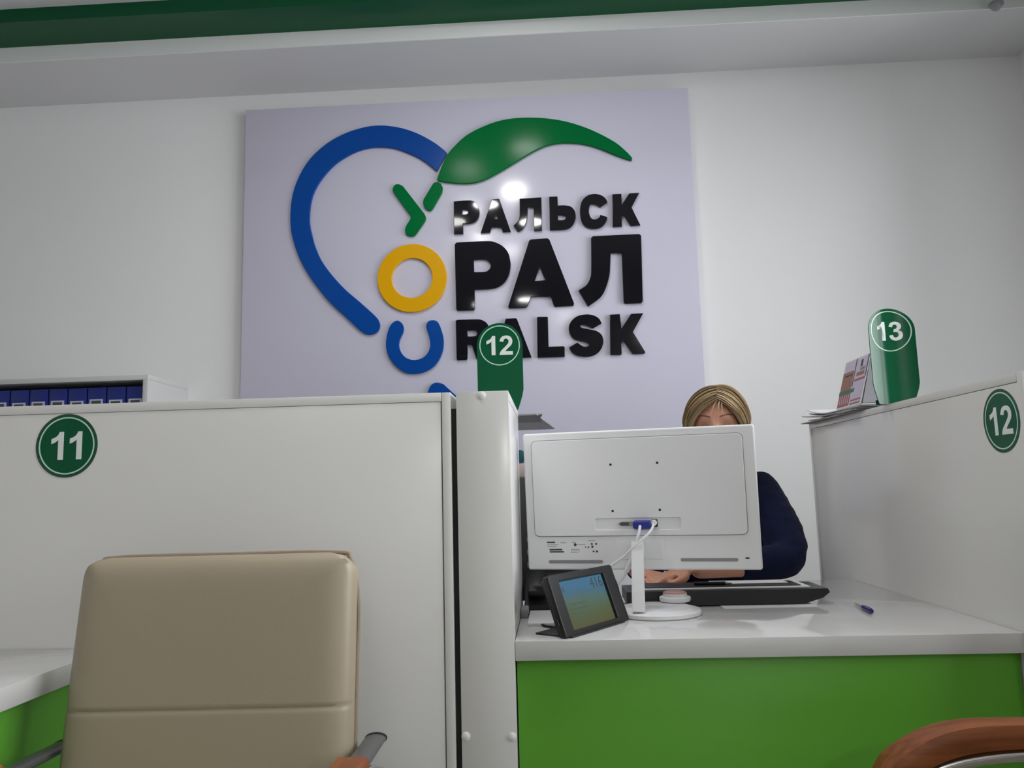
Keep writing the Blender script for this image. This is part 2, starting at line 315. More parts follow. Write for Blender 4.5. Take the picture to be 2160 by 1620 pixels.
# ------------------------------------------------------------------ wall sign with the relief logo
SX0, SX1, SZ0, SZ1 = -1.334, .647, .96, 2.748
t = thing('wall_sign', 'large lavender wall board with a heart logo and black raised lettering', 'sign', (-.343, YW, SZ0))
MB().box(SX0, SX1, YW-.04, YW-.001, SZ0, SZ1, bev=.0015).done('panel', BOARD, t)
YF = YW-.04
LOGO={
 'arc':[[(-421,2493),(-430,2505),(-476,2545,1),(-546,2589,1),(-617,2619,1),(-688,2635,1),(-741,2638,1),(-795,2632,1),(-859,2615,1),(-923,2587,1),(-980,2549,1),(-1033,2498,1),(-1072,2439,1),(-1100,2374,1),(-1115,2309,1),(-1120,2244,1),(-1117,2182,1),(-1106,2126,1),(-1078,2046,1),(-1039,1972,1),(-991,1902,1),(-938,1837,1),(-876,1777,1),(-810,1713,1),(-781,1694,1),(-756,1693,1),(-733,1706,1),(-723,1729,1),(-729,1753,1),(-746,1776,1),(-810,1837,1),(-876,1897,1),(-938,1968,1),(-982,2033,1),(-1009,2097,1),(-1020,2138,1),(-1031,2186,1),(-1034,2233,1),(-1030,2283,1),(-1018,2334,1),(-993,2384,1),(-958,2431,1),(-916,2472,1),(-866,2504,1),(-813,2527,1),(-759,2538,1),(-706,2537,1),(-653,2528,1),(-600,2507,1),(-548,2480,1),(-502,2446,1),(-473,2417),(-467,2416)]],
 'y1':[[(-658,2321),(-664,2339,1),(-655,2358,1),(-637,2361,1),(-618,2351),(-525,2221),(-520,2210,1),(-519,2197,1),(-526,2183),(-565,2129),(-576,2123,1),(-590,2123,1),(-605,2131,1),(-611,2151,1),(-605,2171),(-586,2201),(-585,2213),(-593,2225)]],
 'y2':[[(-490,2348),(-481,2360,1),(-468,2363,1),(-453,2356,1),(-443,2338,1),(-446,2314),(-487,2244),(-498,2235,1),(-515,2240,1),(-529,2264,1),(-528,2286)]],
 'u':[[(-649,1749,1),(-675,1732,1),(-690,1699,1),(-697,1657,1),(-695,1624,1),(-681,1585,1),(-651,1547,1),(-614,1522,1),(-577,1515,1),(-535,1521,1),(-493,1544,1),(-464,1583,1),(-450,1624,1),(-449,1662,1),(-456,1695,1),(-471,1734,1),(-492,1745,1),(-513,1740,1),(-523,1721,1),(-518,1702,1),(-510,1674,1),(-506,1640,1),(-515,1608,1),(-539,1583,1),(-576,1575,1),(-609,1585,1),(-632,1610,1),(-641,1640,1),(-636,1669,1),(-624,1694,1),(-620,1715,1),(-628,1737,1)]],
 'stroke':[[(-452,1467),(-404,1421),(-233,1261),(-290,1200),(-492,1385),(-514,1407,1),(-519,1432,1),(-509,1459,1),(-491,1473,1),(-473,1474,1)]],
 'leaf':[[(-467,2375),(-450,2421,1),(-423,2480,1),(-386,2525,1),(-332,2572,1),(-259,2608,1),(-187,2631,1),(-115,2640,1),(-44,2639,1),(27,2631,1),(107,2613,1),(186,2583,1),(255,2547,1),(323,2502,1),(369,2456,1),(388,2431),(385,2421),(355,2432,1),(308,2453,1),(252,2481,1),(191,2503,1),(125,2514,1),(68,2515,1),(15,2506,1),(-39,2483,1),(-93,2453,1),(-147,2421,1),(-201,2391,1),(-255,2365,1),(-304,2352,1),(-358,2351,1),(-411,2358,1),(-461,2368)]],
 'P1':[[(-395,2271),(-332,2273,1),(-307,2267,1),(-291,2251,1),(-283,2220,1),(-288,2195,1),(-303,2176,1),(-327,2168,1),(-356,2168),(-356,2124),(-396,2124)],[(-357,2234),(-343,2234,1),(-333,2227,1),(-333,2217,1),(-340,2210,1),(-358,2210)]],
 'A1':[[(-227,2273),(-196,2274),(-149,2124),(-183,2123),(-190,2147),(-231,2147),(-240,2124),(-280,2124)],[(-212,2204),(-203,2185),(-221,2184)]],
 'L1':[[(-107,2270),(-12,2272),(-14,2123),(-48,2123),(-47,2231),(-73,2231),(-75,2192,1),(-83,2158,1),(-98,2133,1),(-116,2122),(-136,2151),(-122,2164,1),(-111,2183,1),(-108,2210,1)]],
 'SS1':[[(22,2273),(58,2273),(58,2232),(91,2231,1),(116,2223,1),(131,2202,1),(133,2174,1),(125,2149,1),(108,2131,1),(84,2123,1),(20,2123)],[(57,2189),(80,2189,1),(90,2184,1),(91,2176,1),(86,2168,1),(77,2165,1),(57,2166)]],
 'C1':[[(273,2236),(266,2253,1),(248,2269,1),(218,2277,1),(187,2270,1),(163,2247,1),(154,2216,1),(153,2182,1),(160,2152,1),(179,2130,1),(207,2121,1),(238,2125,1),(261,2145,1),(270,2170),(240,2182),(234,2170,1),(217,2162,1),(201,2168,1),(192,2189,1),(192,2210,1),(199,2229,1),(214,2232,1),(228,2227,1),(240,2216)]],
 'K1':[[(295,2272),(334,2272),(333,2222),(368,2272),(411,2273),(375,2209),(409,2128),(368,2127),(338,2178),(331,2167),(330,2126),(291,2126)]],
 'P2':[[(-394,2075),(-387,2085),(-261,2086,1),(-224,2081,1),(-188,2062,1),(-164,2032,1),(-155,1996,1),(-154,1966,1),(-163,1929,1),(-184,1897,1),(-217,1877,1),(-258,1872),(-311,1872),(-312,1789),(-318,1782),(-386,1783),(-392,1790)],[(-312,2004),(-271,2005,1),(-253,2000,1),(-241,1985,1),(-241,1968,1),(-252,1954,1),(-268,1949,1),(-312,1950)]],
 'A2':[[(-71,2079),(-63,2085),(9,2087),(17,2080),(113,1795),(109,1785),(32,1784),(26,1792),(15,1829),(-70,1831),(-86,1791),(-96,1784),(-165,1785),(-169,1793)],[(-29,1963),(-7,1902),(-52,1900)]],
 'L2':[[(196,2080),(204,2088),(402,2089),(410,2082),(404,1795),(398,1786),(328,1786),(323,1794),(324,2009),(277,2009),(273,1957,1),(268,1912,1),(251,1859,1),(226,1818,1),(172,1780),(134,1851),(143,1857),(168,1874,1),(185,1903,1),(191,1940,1)]],
 'R3':[[(-395,1739),(-388,1743),(-301,1742,1),(-277,1735,1),(-261,1722,1),(-251,1699,1),(-253,1670,1),(-267,1648,1),(-279,1639),(-256,1573),(-309,1570),(-328,1632),(-346,1633),(-348,1572),(-353,1568),(-391,1568),(-394,1573)],[(-346,1694),(-318,1695,1),(-306,1689,1),(-304,1678,1),(-315,1669,1),(-345,1669)]],
 'A3':[[(-180,1740),(-139,1741),(-133,1738),(-75,1569),(-120,1568),(-129,1593),(-183,1592),(-192,1568),(-240,1568)],[(-159,1683),(-144,1634),(-174,1633)]],
 'L3':[[(-47,1739),(-44,1743),(-4,1742),(-1,1739),(-2,1612),(62,1612),(66,1608),(65,1569),(60,1566),(-48,1567),(-50,1571)]],
 'S3':[[(226,1704),(216,1725,1),(194,1740,1),(163,1746,1),(126,1740,1),(100,1721,1),(87,1695,1),(90,1666,1),(107,1643,1),(134,1632,1),(160,1625,1),(170,1616,1),(161,1608,1),(143,1609,1),(120,1626),(85,1606),(97,1585,1),(120,1570,1),(156,1563,1),(192,1570,1),(218,1592,1),(230,1624,1),(225,1653,1),(204,1672,1),(172,1681,1),(144,1688,1),(135,1695,1),(145,1701,1),(165,1697,1),(188,1684)]],
 'K3':[[(262,1741),(304,1742),(308,1679),(352,1741),(403,1742),(356,1663),(404,1574),(399,1568),(352,1568),(315,1627),(305,1614),(305,1571),(299,1566),(257,1568)]],
}
def relief(key, name, mt, th=.013, label=None):
    loops = [[(p.x/1000, p.y/1000) for p in outline([q for q in lp])] for lp in LOGO[key]]
    o = flat_shape(name, loops, th, .0016, facing(0, YF, 0), mt, t)
    if label: o['label'] = label
    return o
relief('arc', 'heart_arc', BLUE, label='thick blue arc forming half a heart')
relief('stroke', 'heart_stroke', BLUE, label='short blue rounded stroke at the foot of the heart')
relief('leaf', 'leaf', LEAF, .015, label='long green leaf curving to the right')
relief('y1', 'branch', LEAF, label='bent green stroke under the leaf'); relief('y2', 'branch', LEAF, label='short green stroke touching the leaf')
relief('u', 'arc_letter', BLUE, label='blue horseshoe shaped letter')
o = flat_shape('ring', [circ(.151, 96, (-.582, 1.935)), circ(.0885, 96, (-.582, 1.935))], .013, .0016, facing(0, YF, 0), YELL, t); o['label'] = 'yellow ring'
for k in ('P1', 'A1', 'L1', 'SS1', 'C1', 'K1', 'P2', 'A2', 'L2', 'R3', 'A3', 'L3', 'S3', 'K3'): relief(k, 'letter', BLACKG)

# ------------------------------------------------------------------ binder cabinet against the wall
CX1 = -1.586; CX0 = -2.66; CY0, CY1 = 3.0, YW-.002; CT = 1.505
t = thing('binder_cabinet', 'white open cabinet holding blue binders behind the left partition', 'cabinet', (CX0/2+CX1/2, 3.15, 0))
MB().box(CX0, CX1, CY0, CY1, CT-.02, CT, bev=.001).done('top', CABW, t)
MB().box(CX1-.02, CX1, CY0, CY1, 0, CT-.02, bev=.001).done('side_panel', CABW, t)
MB().box(CX0, CX0+.02, CY0, CY1, 0, CT-.02, bev=.001).done('side_panel', CABW, t)
MB().box(CX0+.02, CX1-.02, CY1-.012, CY1, .05, CT-.02).done('back_panel', CABD, t)
for z in (.05, .42, .78, 1.12): MB().box(CX0+.02, CX1-.02, CY0+.005, CY1-.012, z, z+.02, bev=.001).done('shelf', CABW, t)
BW = .0795
def binder(x, label):
    z0 = 1.141; h = .322
    b = thing('binder', label, 'binder', (x+BW/2, 3.03, z0), group='blue lever arch binders in the cabinet')
    y0 = 3.028; y1 = 3.30; wx = BW-.004
    MB().box(x+.002, x+.005, y0, y1, z0, z0+h, bev=.001).done('cover', BINDB, b)
    MB().box(x+wx-.003, x+wx, y0, y1, z0, z0+h, bev=.001).done('cover', BINDB, b)
    MB().box(x+.002, x+wx, y0-.003, y0+.001, z0, z0+h, bev=.0012).done('spine', BINDB, b)
    MB().box(x+.008, x+wx-.006, y0+.01, y1-.01, z0+.01, z0+h-.02).done('papers', PAPER, b)
    cx = x+wx/2; dz = random.uniform(-.004, .004)
    l = MB().box(cx-.027, cx+.027, y0-.0042, y0-.0028, z0+.10, z0+h-.048+dz).done('spine_label', BINDL, b)
    MB().box(cx-.019, cx+.019, y0-.0048, y0-.004, z0+h-.072+dz, z0+h-.054+dz).done('print', INK, l)
nb = 12
ordn = ['rightmost blue binder, cut off by the cabinet side', 'blue binder second from the right end of the cabinet', 'blue binder third from the right end of the cabinet', 'blue binder fourth from the right end of the cabinet', 'blue binder fifth from the right end of the cabinet', 'blue binder sixth from the right end of the cabinet', 'blue binder seventh from the right end of the cabinet', 'blue binder at the left picture edge, eighth from the right', 'blue binder ninth from the right end of the cabinet', 'blue binder tenth from the right end of the cabinet', 'blue binder eleventh from the right end of the cabinet', 'blue binder twelfth from the right, at the far left of the cabinet']
for i in range(nb): binder(CX1-.021-BW*(i+1)+.001, ordn[i])

# ------------------------------------------------------------------ partitions
D1 = 1.45; PT = 1.2015
def add_screw(x, y, z, parent):
    m = MB().lathe((0, 0, 0), [(.0078, 0), (.0078, .0012), (.0055, .0028), (.001, .0034)], 20)
    m.bm.transform(facing(x, y, z)); m.done('screw_cap', WPLAS, parent)
t = thing('partition', 'wide white laminate partition bearing the 11 sticker, behind the beige chair', 'partition', (-1.2, 1.5, 0))
PX0, PX1 = -2.35, -.1868
MB().box(PX0, PX1-.0185, D1+.0015, D1+.017, .05, PT-.0172, bev=.0007).done('front_panel', LAM, t)
MB().box(PX0, PX1-.0172, D1, D1+.10, PT-.0165, PT, bev=.0008).done('top_rail', LAM, t)
MB().box(PX1-.0165, PX1, D1, D1+.42, 0, PT, bev=.0008).done('end_rail', LAM, t)  # unseen rear length added to keep light out of the gap
MB().box(PX1+.0004, -.1767, D1+.010, D1+.03, 0, PT-.03).done('gap_shade', BLACKM, t)  # black strip painting the shade inside the gap between the partitions
MB().box(PX0, PX0+.0165, D1, D1+.10, 0, PT-.0172, bev=.0008).done('end_rail', LAM, t)
MB().box(PX0+.017, PX1-.0185, D1+.083, D1+.0985, .05, PT-.0172, bev=.0007).done('rear_panel', LAM, t)

t = thing('partition', 'narrow white laminate partition end beside the dark gap, under the middle sign', 'partition', (-.1275, 1.65, 0))
QX0, QX1 = -.1763, -.0785; QY1 = 1.86
MB().box(QX0, QX1, D1, D1+.0165, 0, PT, bev=.0009).done('end_rail', LAM, t)
MB().box(QX0, QX1, D1+.0172, QY1, PT-.0165, PT, bev=.0008).done('top_rail', LAM, t)
MB().box(QX1-.0165, QX1-.0006, D1+.0172, QY1, 0, PT-.0172, bev=.0007).done('side_panel', LAM, t)
MB().box(QX0+.0006, QX0+.0165, D1+.0172, QY1, 0, PT-.0172, bev=.0007).done('side_panel', LAM, t)
MB().box(QX0+.0006, QX0+.05, QY1, 2.5, 0, PT, bev=.0008).done('rear_panel', LAM, t)
add_screw(-.128, D1, 1.1935, t); add_screw(-.1687, D1, .5895, t); add_screw(-.0868, D1, .588, t)

t = thing('partition', 'white laminate side partition on the right bearing the 12 sticker', 'partition', (.857, 1.9, 0))
RX0, RX1, RY0, RY1 = .8065, .905, 1.378, 2.512
MB().box(RX0, RX1, RY0, RY0+.0165, 0, PT-.004, bev=.0009).done('end_rail', LAM, t)
MB().box(RX0, RX1, RY0+.0172, RY1, PT-.0205, PT-.004, bev=.0008).done('top_rail', LAM, t)
MB().box(RX0+.001, RX0+.0165, RY0+.0172, RY1-.0172, 0, PT-.0212, bev=.0007).done('side_panel', LAM, t)
MB().box(RX1-.0165, RX1-.001, RY0+.0172, RY1-.0172, 0, PT-.0212, bev=.0007).done('side_panel', LAM, t)
MB().box(RX0, RX1, RY1-.0165, RY1, 0, PT-.0212, bev=.0009).done('end_rail', LAM, t)

# ------------------------------------------------------------------ desks
t = thing('service_desk', 'glossy white counter desk with a lime green front below the monitor', 'desk', (.36, 1.85, 0))
MB().box(QX1+.0006, RX0-.0006, D1, 2.25, .716, .75, bev=.0012).done('worktop', DESKW, t)
MB().box(QX1+.002, RX0-.002, D1+.022, D1+.04, .03, .7155, bev=.0008).done('front_panel', LIME, t)
MB().box(QX1+.002, QX1+.02, D1+.041, 2.2, 0, .7155, bev=.0008).done('side_support', LAM, t)
MB().box(RX0-.02, RX0-.002, D1+.041, 2.2, 0, .7155, bev=.0008).done('side_support', LAM, t)
t = thing('service_desk', 'white counter desk with a lime green front at the lower left edge', 'desk', (-1.3, .75, 0))
MB().box(-1.75, -.816, .05, D1-.001, .716, .75, bev=.0012).done('worktop', DESKW, t)
MB().box(-.862, -.846, .07, D1-.002, .03, .7155, bev=.0008).done('front_panel', LIME, t)
MB().box(-1.7, -.863, .07, .088, 0, .7155, bev=.0008).done('side_support', LAM, t)

# ------------------------------------------------------------------ number stickers and standing signs
def sticker(num, M, label, loc, r=.0575, h=.051, slant=0):
    s = thing('number_sticker', label, 'sticker', loc)
    flat_shape('disc', [circ(r, 72)], .0006, 0, M, SIGNG, s)
    N = M @ Matrix.Translation((0, 0, .0006))
    flat_shape('rim', [circ(r, 72), circ(r*.925, 72)], .0003, 0, N, SIGNGD, s)
    flat_shape('ring', [circ(r*.905, 72), circ(r*.86, 72)], .0004, 0, N, SIGNR, s)
    digits(num, h, N, s, SIGNW, gap=.22, slant=slant, thick=.0004)
sticker('11', facing(-.9208, D1+.0015, 1.1232), 'round green sticker with white number 11 on the left partition', (-.9208, D1, 1.1232), r=.0603, h=.053)
RM = Matrix.Translation((RX0+.001, 1.4555, 1.1185)) @ Matrix.Rotation(-math.pi/2, 4, 'Z') @ Matrix.Rotation(math.pi/2, 4, 'X')
sticker('12', RM, 'round green sticker with white number 12 on the right partition', (RX0, 1.4555, 1.1185), r=.0572)
def stand_sign(num, x, y, ztop, zb, rz, label, wid=.1075, bend=0):
    # gently curved acrylic tongue, rounded on top, tapering to its foot
    s = thing('counter_sign', label, 'sign', (x, y, zb), group='green number signs standing on partitions')
    r = wid/2; h = ztop-zb; M = facing(x, y, zb, rz); n = 40; th = .0035
    sag = lambda u: bend*u*u
    def zt_(u): return h-r+math.sqrt(max(0, r*r-u*u))
    def zb_(u): return 0 if abs(u) < r-.014 else (.034*(abs(u)-r+.014)/.011 if abs(u) < r-.003 else .034+.016*(abs(u)-r+.003)/.003)
    m = MB(); F, K = [], []
    for i in range(n+1):
        u = -r*math.cos(math.pi*i/n)
        F.append([m.bm.verts.new(M @ Vector((u, v, sag(u)+th))) for v in (zb_(u), zt_(u))]); K.append([m.bm.verts.new(M @ Vector((u, v, sag(u)))) for v in (zb_(u), zt_(u))])
    for i in range(n):
        m.bm.faces.new((F[i][0], F[i+1][0], F[i+1][1], F[i][1])); m.bm.faces.new((K[i][0], K[i][1], K[i+1][1], K[i+1][0]))
        m.bm.faces.new((F[i][1], F[i+1][1], K[i+1][1], K[i][1])); m.bm.faces.new((F[i][0], K[i][0], K[i+1][0], F[i+1][0]))
    for i in (0, n): m.bm.faces.new((F[i][0], F[i][1], K[i][1], K[i][0]))
    m.done('plate', SIGNG, s)
    I = Matrix.Translation((0, h-r, th)); pre = len(COL.objects)
    a_ = flat_shape('ring', [circ(r*.89, 96), circ(r*.845, 96)], .0004, 0, I, SIGNR, s, world=False)
    digits(num, .0462, I, s, SIGNW, gap=.2, thick=.0004, world=False)
    for c in list(COL.objects)[pre:]:
        if c.type != 'MESH': continue
        for v in c.data.vertices: v.co = (M @ Vector((v.co.x, v.co.y, v.co.z+sag(v.co.x))))-Vector((x, y, zb))
    flat_shape('foot', [[(-r+.016, 0), (r-.016, 0), (r-.016, .012), (-r+.016, .012)]], .002, 0, M @ Matrix.Translation((0, 0, -.012)), SIGNGD, s)
stand_sign('12', -.1165, 1.83, 1.410, PT, math.radians(0), 'green rounded number sign reading 12 on the middle partition')
stand_sign('13', .8265, 1.93, 1.432, PT-.004, math.radians(4), 'green rounded number sign reading 13 on the right partition', wid=.1125, bend=4.5)

# ------------------------------------------------------------------ papers and tent card on the right partition
def sheet(name, label, cat, c, sx, sy, rz, z, mt, th=.0012, group=None, curl=0., seed=0, lift=0.):
    rnd = random.Random(seed); bm = bmesh.new(); nx, ny = 8, 10
    g = {}
    for s_ in (0, 1):
        for i in range(nx+1):
            for j in range(ny+1):
                u, v = i/nx-.5, j/ny-.5
                zz = curl*(abs(u*2)**3)*(1 if u < 0 else .6)*(-1) + .0002*math.sin(9*v+seed)*(abs(u)*2) + lift*max(0, (v-.02)/.48)**2 + (th if s_ else 0)
                g[s_, i, j] = bm.verts.new((u*sx, v*sy, zz))
    for i in range(nx):
        for j in range(ny):
            bm.faces.new((g[1, i, j], g[1, i+1, j], g[1, i+1, j+1], g[1, i, j+1])); bm.faces.new((g[0, i, j], g[0, i, j+1], g[0, i+1, j+1], g[0, i+1, j]))
    for i in range(nx):
        bm.faces.new((g[0, i, 0], g[0, i+1, 0], g[1, i+1, 0], g[1, i, 0])); bm.faces.new((g[0, i, ny], g[1, i, ny], g[1, i+1, ny], g[0, i+1, ny]))
    for j in range(ny):
        bm.faces.new((g[0, 0, j], g[1, 0, j], g[1, 0, j+1], g[0, 0, j+1])); bm.faces.new((g[0, nx, j], g[0, nx, j+1], g[1, nx, j+1], g[1, nx, j]))
    m = MB(); m.bm.free(); m.bm = bm
    o = m.done(name, mt, smooth=40); o.location = (c[0], c[1], z); o.rotation_euler[2] = math.radians(rz)
    return tag(o, label, cat, group)
zt = PT-.0035
NG = 'newspapers stacked under the tent card'
NL = ['lowest newspaper of the stack under the tent card', 'second newspaper from the bottom of the stack', 'third newspaper from the bottom of the stack', 'fourth newspaper from the bottom of the stack', 'topmost newspaper of the stack, directly under the tent card']
for k, (x_, y_, rz_, sy_, mt_, lf_) in enumerate(((.886, 2.315, 1.5, .42, NEWS, .0), (.892, 2.300, -3, .43, PAPERG, .007), (.884, 2.290, 2.5, .41, NEWS, .013), (.893, 2.275, -1, .42, PAPERG, .018), (.888, 2.262, 1, .41, PAPER, .024))):
    sheet('newspaper', NL[k], 'newspaper', (x_, y_, 0), .19, sy_, rz_, zt+.0032*k, mt_, .0026, NG, 0, k+1, lf_)
zb = zt+.0160
t = thing('tent_card', 'standing printed tent card with house pictures beside the 13 sign', 'card', (.822, 2.15, zb))
ty0, ty1 = 2.060, 2.235; ax, ah = .834, .132; bx0, bx1 = .797, .858
def tilt_panel(name, mt, x0, z0, x1, z1, ya, yb, th, parent):
    d = Vector((x1-x0, 0, z1-z0)).normalized(); n = Vector((-d.z, 0, d.x))
    m = MB(); P = [Vector((x0, 0, z0)), Vector((x1, 0, z1)), Vector((x1, 0, z1))+n*th, Vector((x0, 0, z0))+n*th]
    m.prism([(p.x, p.z) for p in P], lambda u, v, d: (u, d, v), ya, yb); return m.done(name, mt, parent, smooth=0)
f = tilt_panel('front_leaf', PAPER, bx0, zb, ax, zb+ah, ty0, ty1, .0012, t)
tilt_panel('rear_leaf', PAPERG, bx1, zb, ax+.002, zb+ah, ty0, ty1, .0012, t)
tilt_panel('base_leaf', PAPERG, bx0+.003, zb+.0002, bx1-.003, zb+.0002, ty0, ty1, .0008, t)
MB().prism([(bx0+.006, zb+.002), (bx1-.006, zb+.002), (ax, zb+ah-.006)], lambda u, v, d: (u, d, v), ty0+.003, ty0+.0045).done('end_panel', PAPERG, t)
def face_patch(u0, u1, v0, v1, mt, lift):
    # u along -y (0 = far edge, 1 = near edge), v up the front leaf
    def q(v): return bx0+(ax-bx0)*v, zb+ah*v
    ya, yb = ty1+(ty0-ty1)*u0, ty1+(ty0-ty1)*u1
    d = Vector((ax-bx0, 0, ah)).normalized(); n = Vector((-d.z, 0, d.x))
    a, b = q(v0), q(v1); o1 = n*(.0012+lift)
    m = MB(); P = [(a[0]+n.x*.0012, a[1]+n.z*.0012), (b[0]+n.x*.0012, b[1]+n.z*.0012), (b[0]+o1.x, b[1]+o1.z), (a[0]+o1.x, a[1]+o1.z)]
    m.prism(P, lambda u, v, d: (u, d, v), ya, yb); m.done('printed_picture', mt, t, smooth=0)
face_patch(.02, .46, .36, .76, BRICK, .0004); face_patch(.02, .50, .03, .30, PRRED, .0004); face_patch(.0, .62, .285, .37, PRGREEN, .0006)
face_patch(.05, .48, .78, .97, PRLILAC, .0004); face_patch(.52, .97, .55, .97, PRLILAC, .0004); face_patch(.53, .97, .06, .50, PRLILAC, .0004)
face_patch(.485, .515, .40, .98, INK, .0006); face_patch(.55, .97, .50, .545, PRRED, .0006); face_patch(.55, .95, .10, .13, PRRED, .0006); face_patch(.55, .95, .03, .055, PRRED, .0006)
face_patch(.955, .985, .55, .98, INK, .0006); face_patch(.70, .78, .78, .92, INK, .0007); face_patch(.60, .90, .60, .68, BRICK, .0007); face_patch(.1, .42, .66, .69, INK, .0007)
for k in range(4): face_patch(.72+.055*k, .745+.055*k, .70, .76, INK, .0007)
for k in range(5): face_patch(.08+.085*k, .105+.085*k, .08, .26, PRLILAC, .0006)

# papers hanging over the middle partition, tower and small things behind it
PG = 'papers lying on the middle partition'
sheet('paper_sheet', 'dark thin sheet at the near side of the papers above the monitor corner', 'paper', (-.098, 2.09, 0), .14, .19, 0, PT, DGREY, .0015, PG, 0, 5)
sheet('paper_sheet', 'long grey paper sheet reaching out furthest above the monitor corner', 'paper', (-.100, 2.25, 0), .175, .50, -5.5, PT+.0021, PAPERG, .004, PG, 0, 6)
sheet('paper_sheet', 'topmost short grey paper sheet above the monitor corner', 'paper', (-.118, 2.18, 0), .17, .30, 4, PT+.0068, PAPERG, .003, PG, 0, 7)
t = thing('computer_tower', 'dark grey computer tower standing behind the left edge of the monitor', 'computer', (-.015, 2.1, .75))
MB().box(-.103, .07, 1.968, 2.235, .7502, 1.045, bev=.004).done('case', BLACKP, t)
MB().box(-.105, .072, 1.955, 1.967, .7502, 1.047, bev=.003).done('rear_plate', DGREY, t)
for k in range(4): MB().box(-.07, .01, 1.9535, 1.9548, .80+.03*k, .812+.03*k).done('slot_cover', GREYP, t)
t = thing('supply_box', 'small open pinkish paper box with a teal roll, left of the monitor', 'box', (-.075, 2.0, 1.047))
MB().box(-.102, -.05, 1.975, 2.06, 1.0475, 1.082, bev=.001).done('carton', PINK, t)
MB().cyl((-.083, 2.01, 1.0995), .017, .05, axis='Y', bev=.002).done('roll', TEAL, t)
t = thing('desk_telephone', 'black wedge shaped desk telephone behind the tablet stand', 'telephone', (.0, 1.82, .75))
MB().prism([(1.77, .7502), (1.93, .7502), (1.93, .81), (1.915, .82), (1.77, .765)], lambda u, v, d: (d, u, v), -.072, .055).done('body', BLACKP, t)
for i in range(3):
    for j in range(4):
        M = Matrix.Translation((-.002+.022*i, 1.795+.024*j, .7755+.0095*j)) @ Matrix.Rotation(math.atan2(.055, .145), 4, 'X')
        MB().box(-.007, .007, -.006, .006, -.002, .002, bev=.0008, M=M).done('key', DGREY, t)
hs = MB().box(-.02, .02, -.075, .075, 0, .018, bev=.006, M=Matrix.Translation((-.045, 1.855, .806)) @ Matrix.Rotation(math.atan2(.055, .145), 4, 'X')).done('handset', BLACKP, t)
o = MB().box(-.060, .003, 1.60, 1.765, .7502, .756, bev=.0008).done('notepad', PAPER); tag(o, 'small white paper pad on the desk behind the black cable', 'notepad')
o = MB().box(-.0775, -.062, 1.70, 1.76, .7502, .768, bev=.003).done('power_adapter', GREYP); tag(o, 'grey power adapter on the desk against the middle partition', 'adapter')

# ------------------------------------------------------------------ monitor (seen from behind)
t = thing('monitor', 'white flat monitor seen from behind on a round foot', 'monitor', (.179, 1.717, .75), (0, 0, math.radians(-12)))
H4 = Matrix.Translation((0, 0, .2436)) @ Matrix.Rotation(math.radians(4), 4, 'X')
UP = H4 @ Matrix.Rotation(math.pi/2, 4, 'X')      # local XY -> back face plane, +z toward the viewer
def shp(name, loops, th, bev, z, mt, par=t): return flat_shape(name, loops, th, bev, UP @ Matrix.Translation((0, 0, z)), mt, par, world=False)
body = shp('housing', [rrect(-.248, .248, -.153, .147, .006)], .026, .004, -.026, WPLAS)
shp('front_bezel', [rrect(-.2475, .2475, -.1525, .1465, .005), rrect(-.236, .236, -.132, .135, .001)], .006, .001, -.0325, WPLAS)
shp('screen', [rrect(-.237, .237, -.133, .136, .001)], .002, 0, -.0285, BLACKP)
pan = rrect(-.2285, .2225, -.0795, .1295, .011)
shp('groove', [rrect(-.2300, .2240, -.0810, .1310, .012)], .0004, 0, .0001, GREYP)
port = rrect(-.094, .0885, -.0668, -.0425, .005)
shp('rear_cover', [pan, port], .0034, .0012, .0003, WPLAS2)
shp('port_recess', [rrect(-.0945, .089, -.0673, -.042, .005)], .0003, 0, .0006, WPLAS2)
for u, v in ((-.054, .0732), (.0458, .0738), (-.0545, -.0266), (.0459, -.0258)): shp('screw_hole', [circ(.0026, 16, (u, v))], .0006, 0, .0035, BLACKM)
d = shp('video_socket', [[(-.045, -.0547), (-.038, -.0495), (-.0125, -.0495), (-.0125, -.0595), (-.038, -.0595)]], .0018, .0004, .001, STEEL)
shp('socket_core', [[(-.042, -.0547), (-.037, -.0512), (-.021, -.0512), (-.021, -.058), (-.037, -.058)]], .0006, 0, .0027, DGREY, d)
pl = shp('cable_plug', [rrect(-.0115, .0272, -.0640, -.0470, .005)], .020, .003, .001, VGA)
shp('jack_socket', [rrect(.0285, .0395, -.0620, -.0460, .002)], .0022, .0004, .001, BLACKP)
shp('jack_plug', [circ(.0062, 20, (.0325, -.0525))], .014, .002, .002, WPLAS)
shp('hinge_cover', [rrect(-.0505, .0480, -.1300, -.0878, .002)], .0012, .0006, -.0001, WPLAS)
for z0 in (-1, 1): pass
shp('vent_slot', [rrect(-.2010, -.0815, -.1385, -.1315, .0034)], .0005, 0, 0, GREYP); shp('vent_slot', [rrect(.0830, .2003, -.1350, -.1280, .0034)], .0005, 0, 0, GREYP)
shp('lock_slot', [rrect(.2145, .2225, -.1298, -.1268, .001)], .0005, 0, 0, BLACKM)
lab = shp('rating_print', [rrect(-.2035, -.1850, -.0945, -.0915, .0004)], .0003, 0, 0, INK)
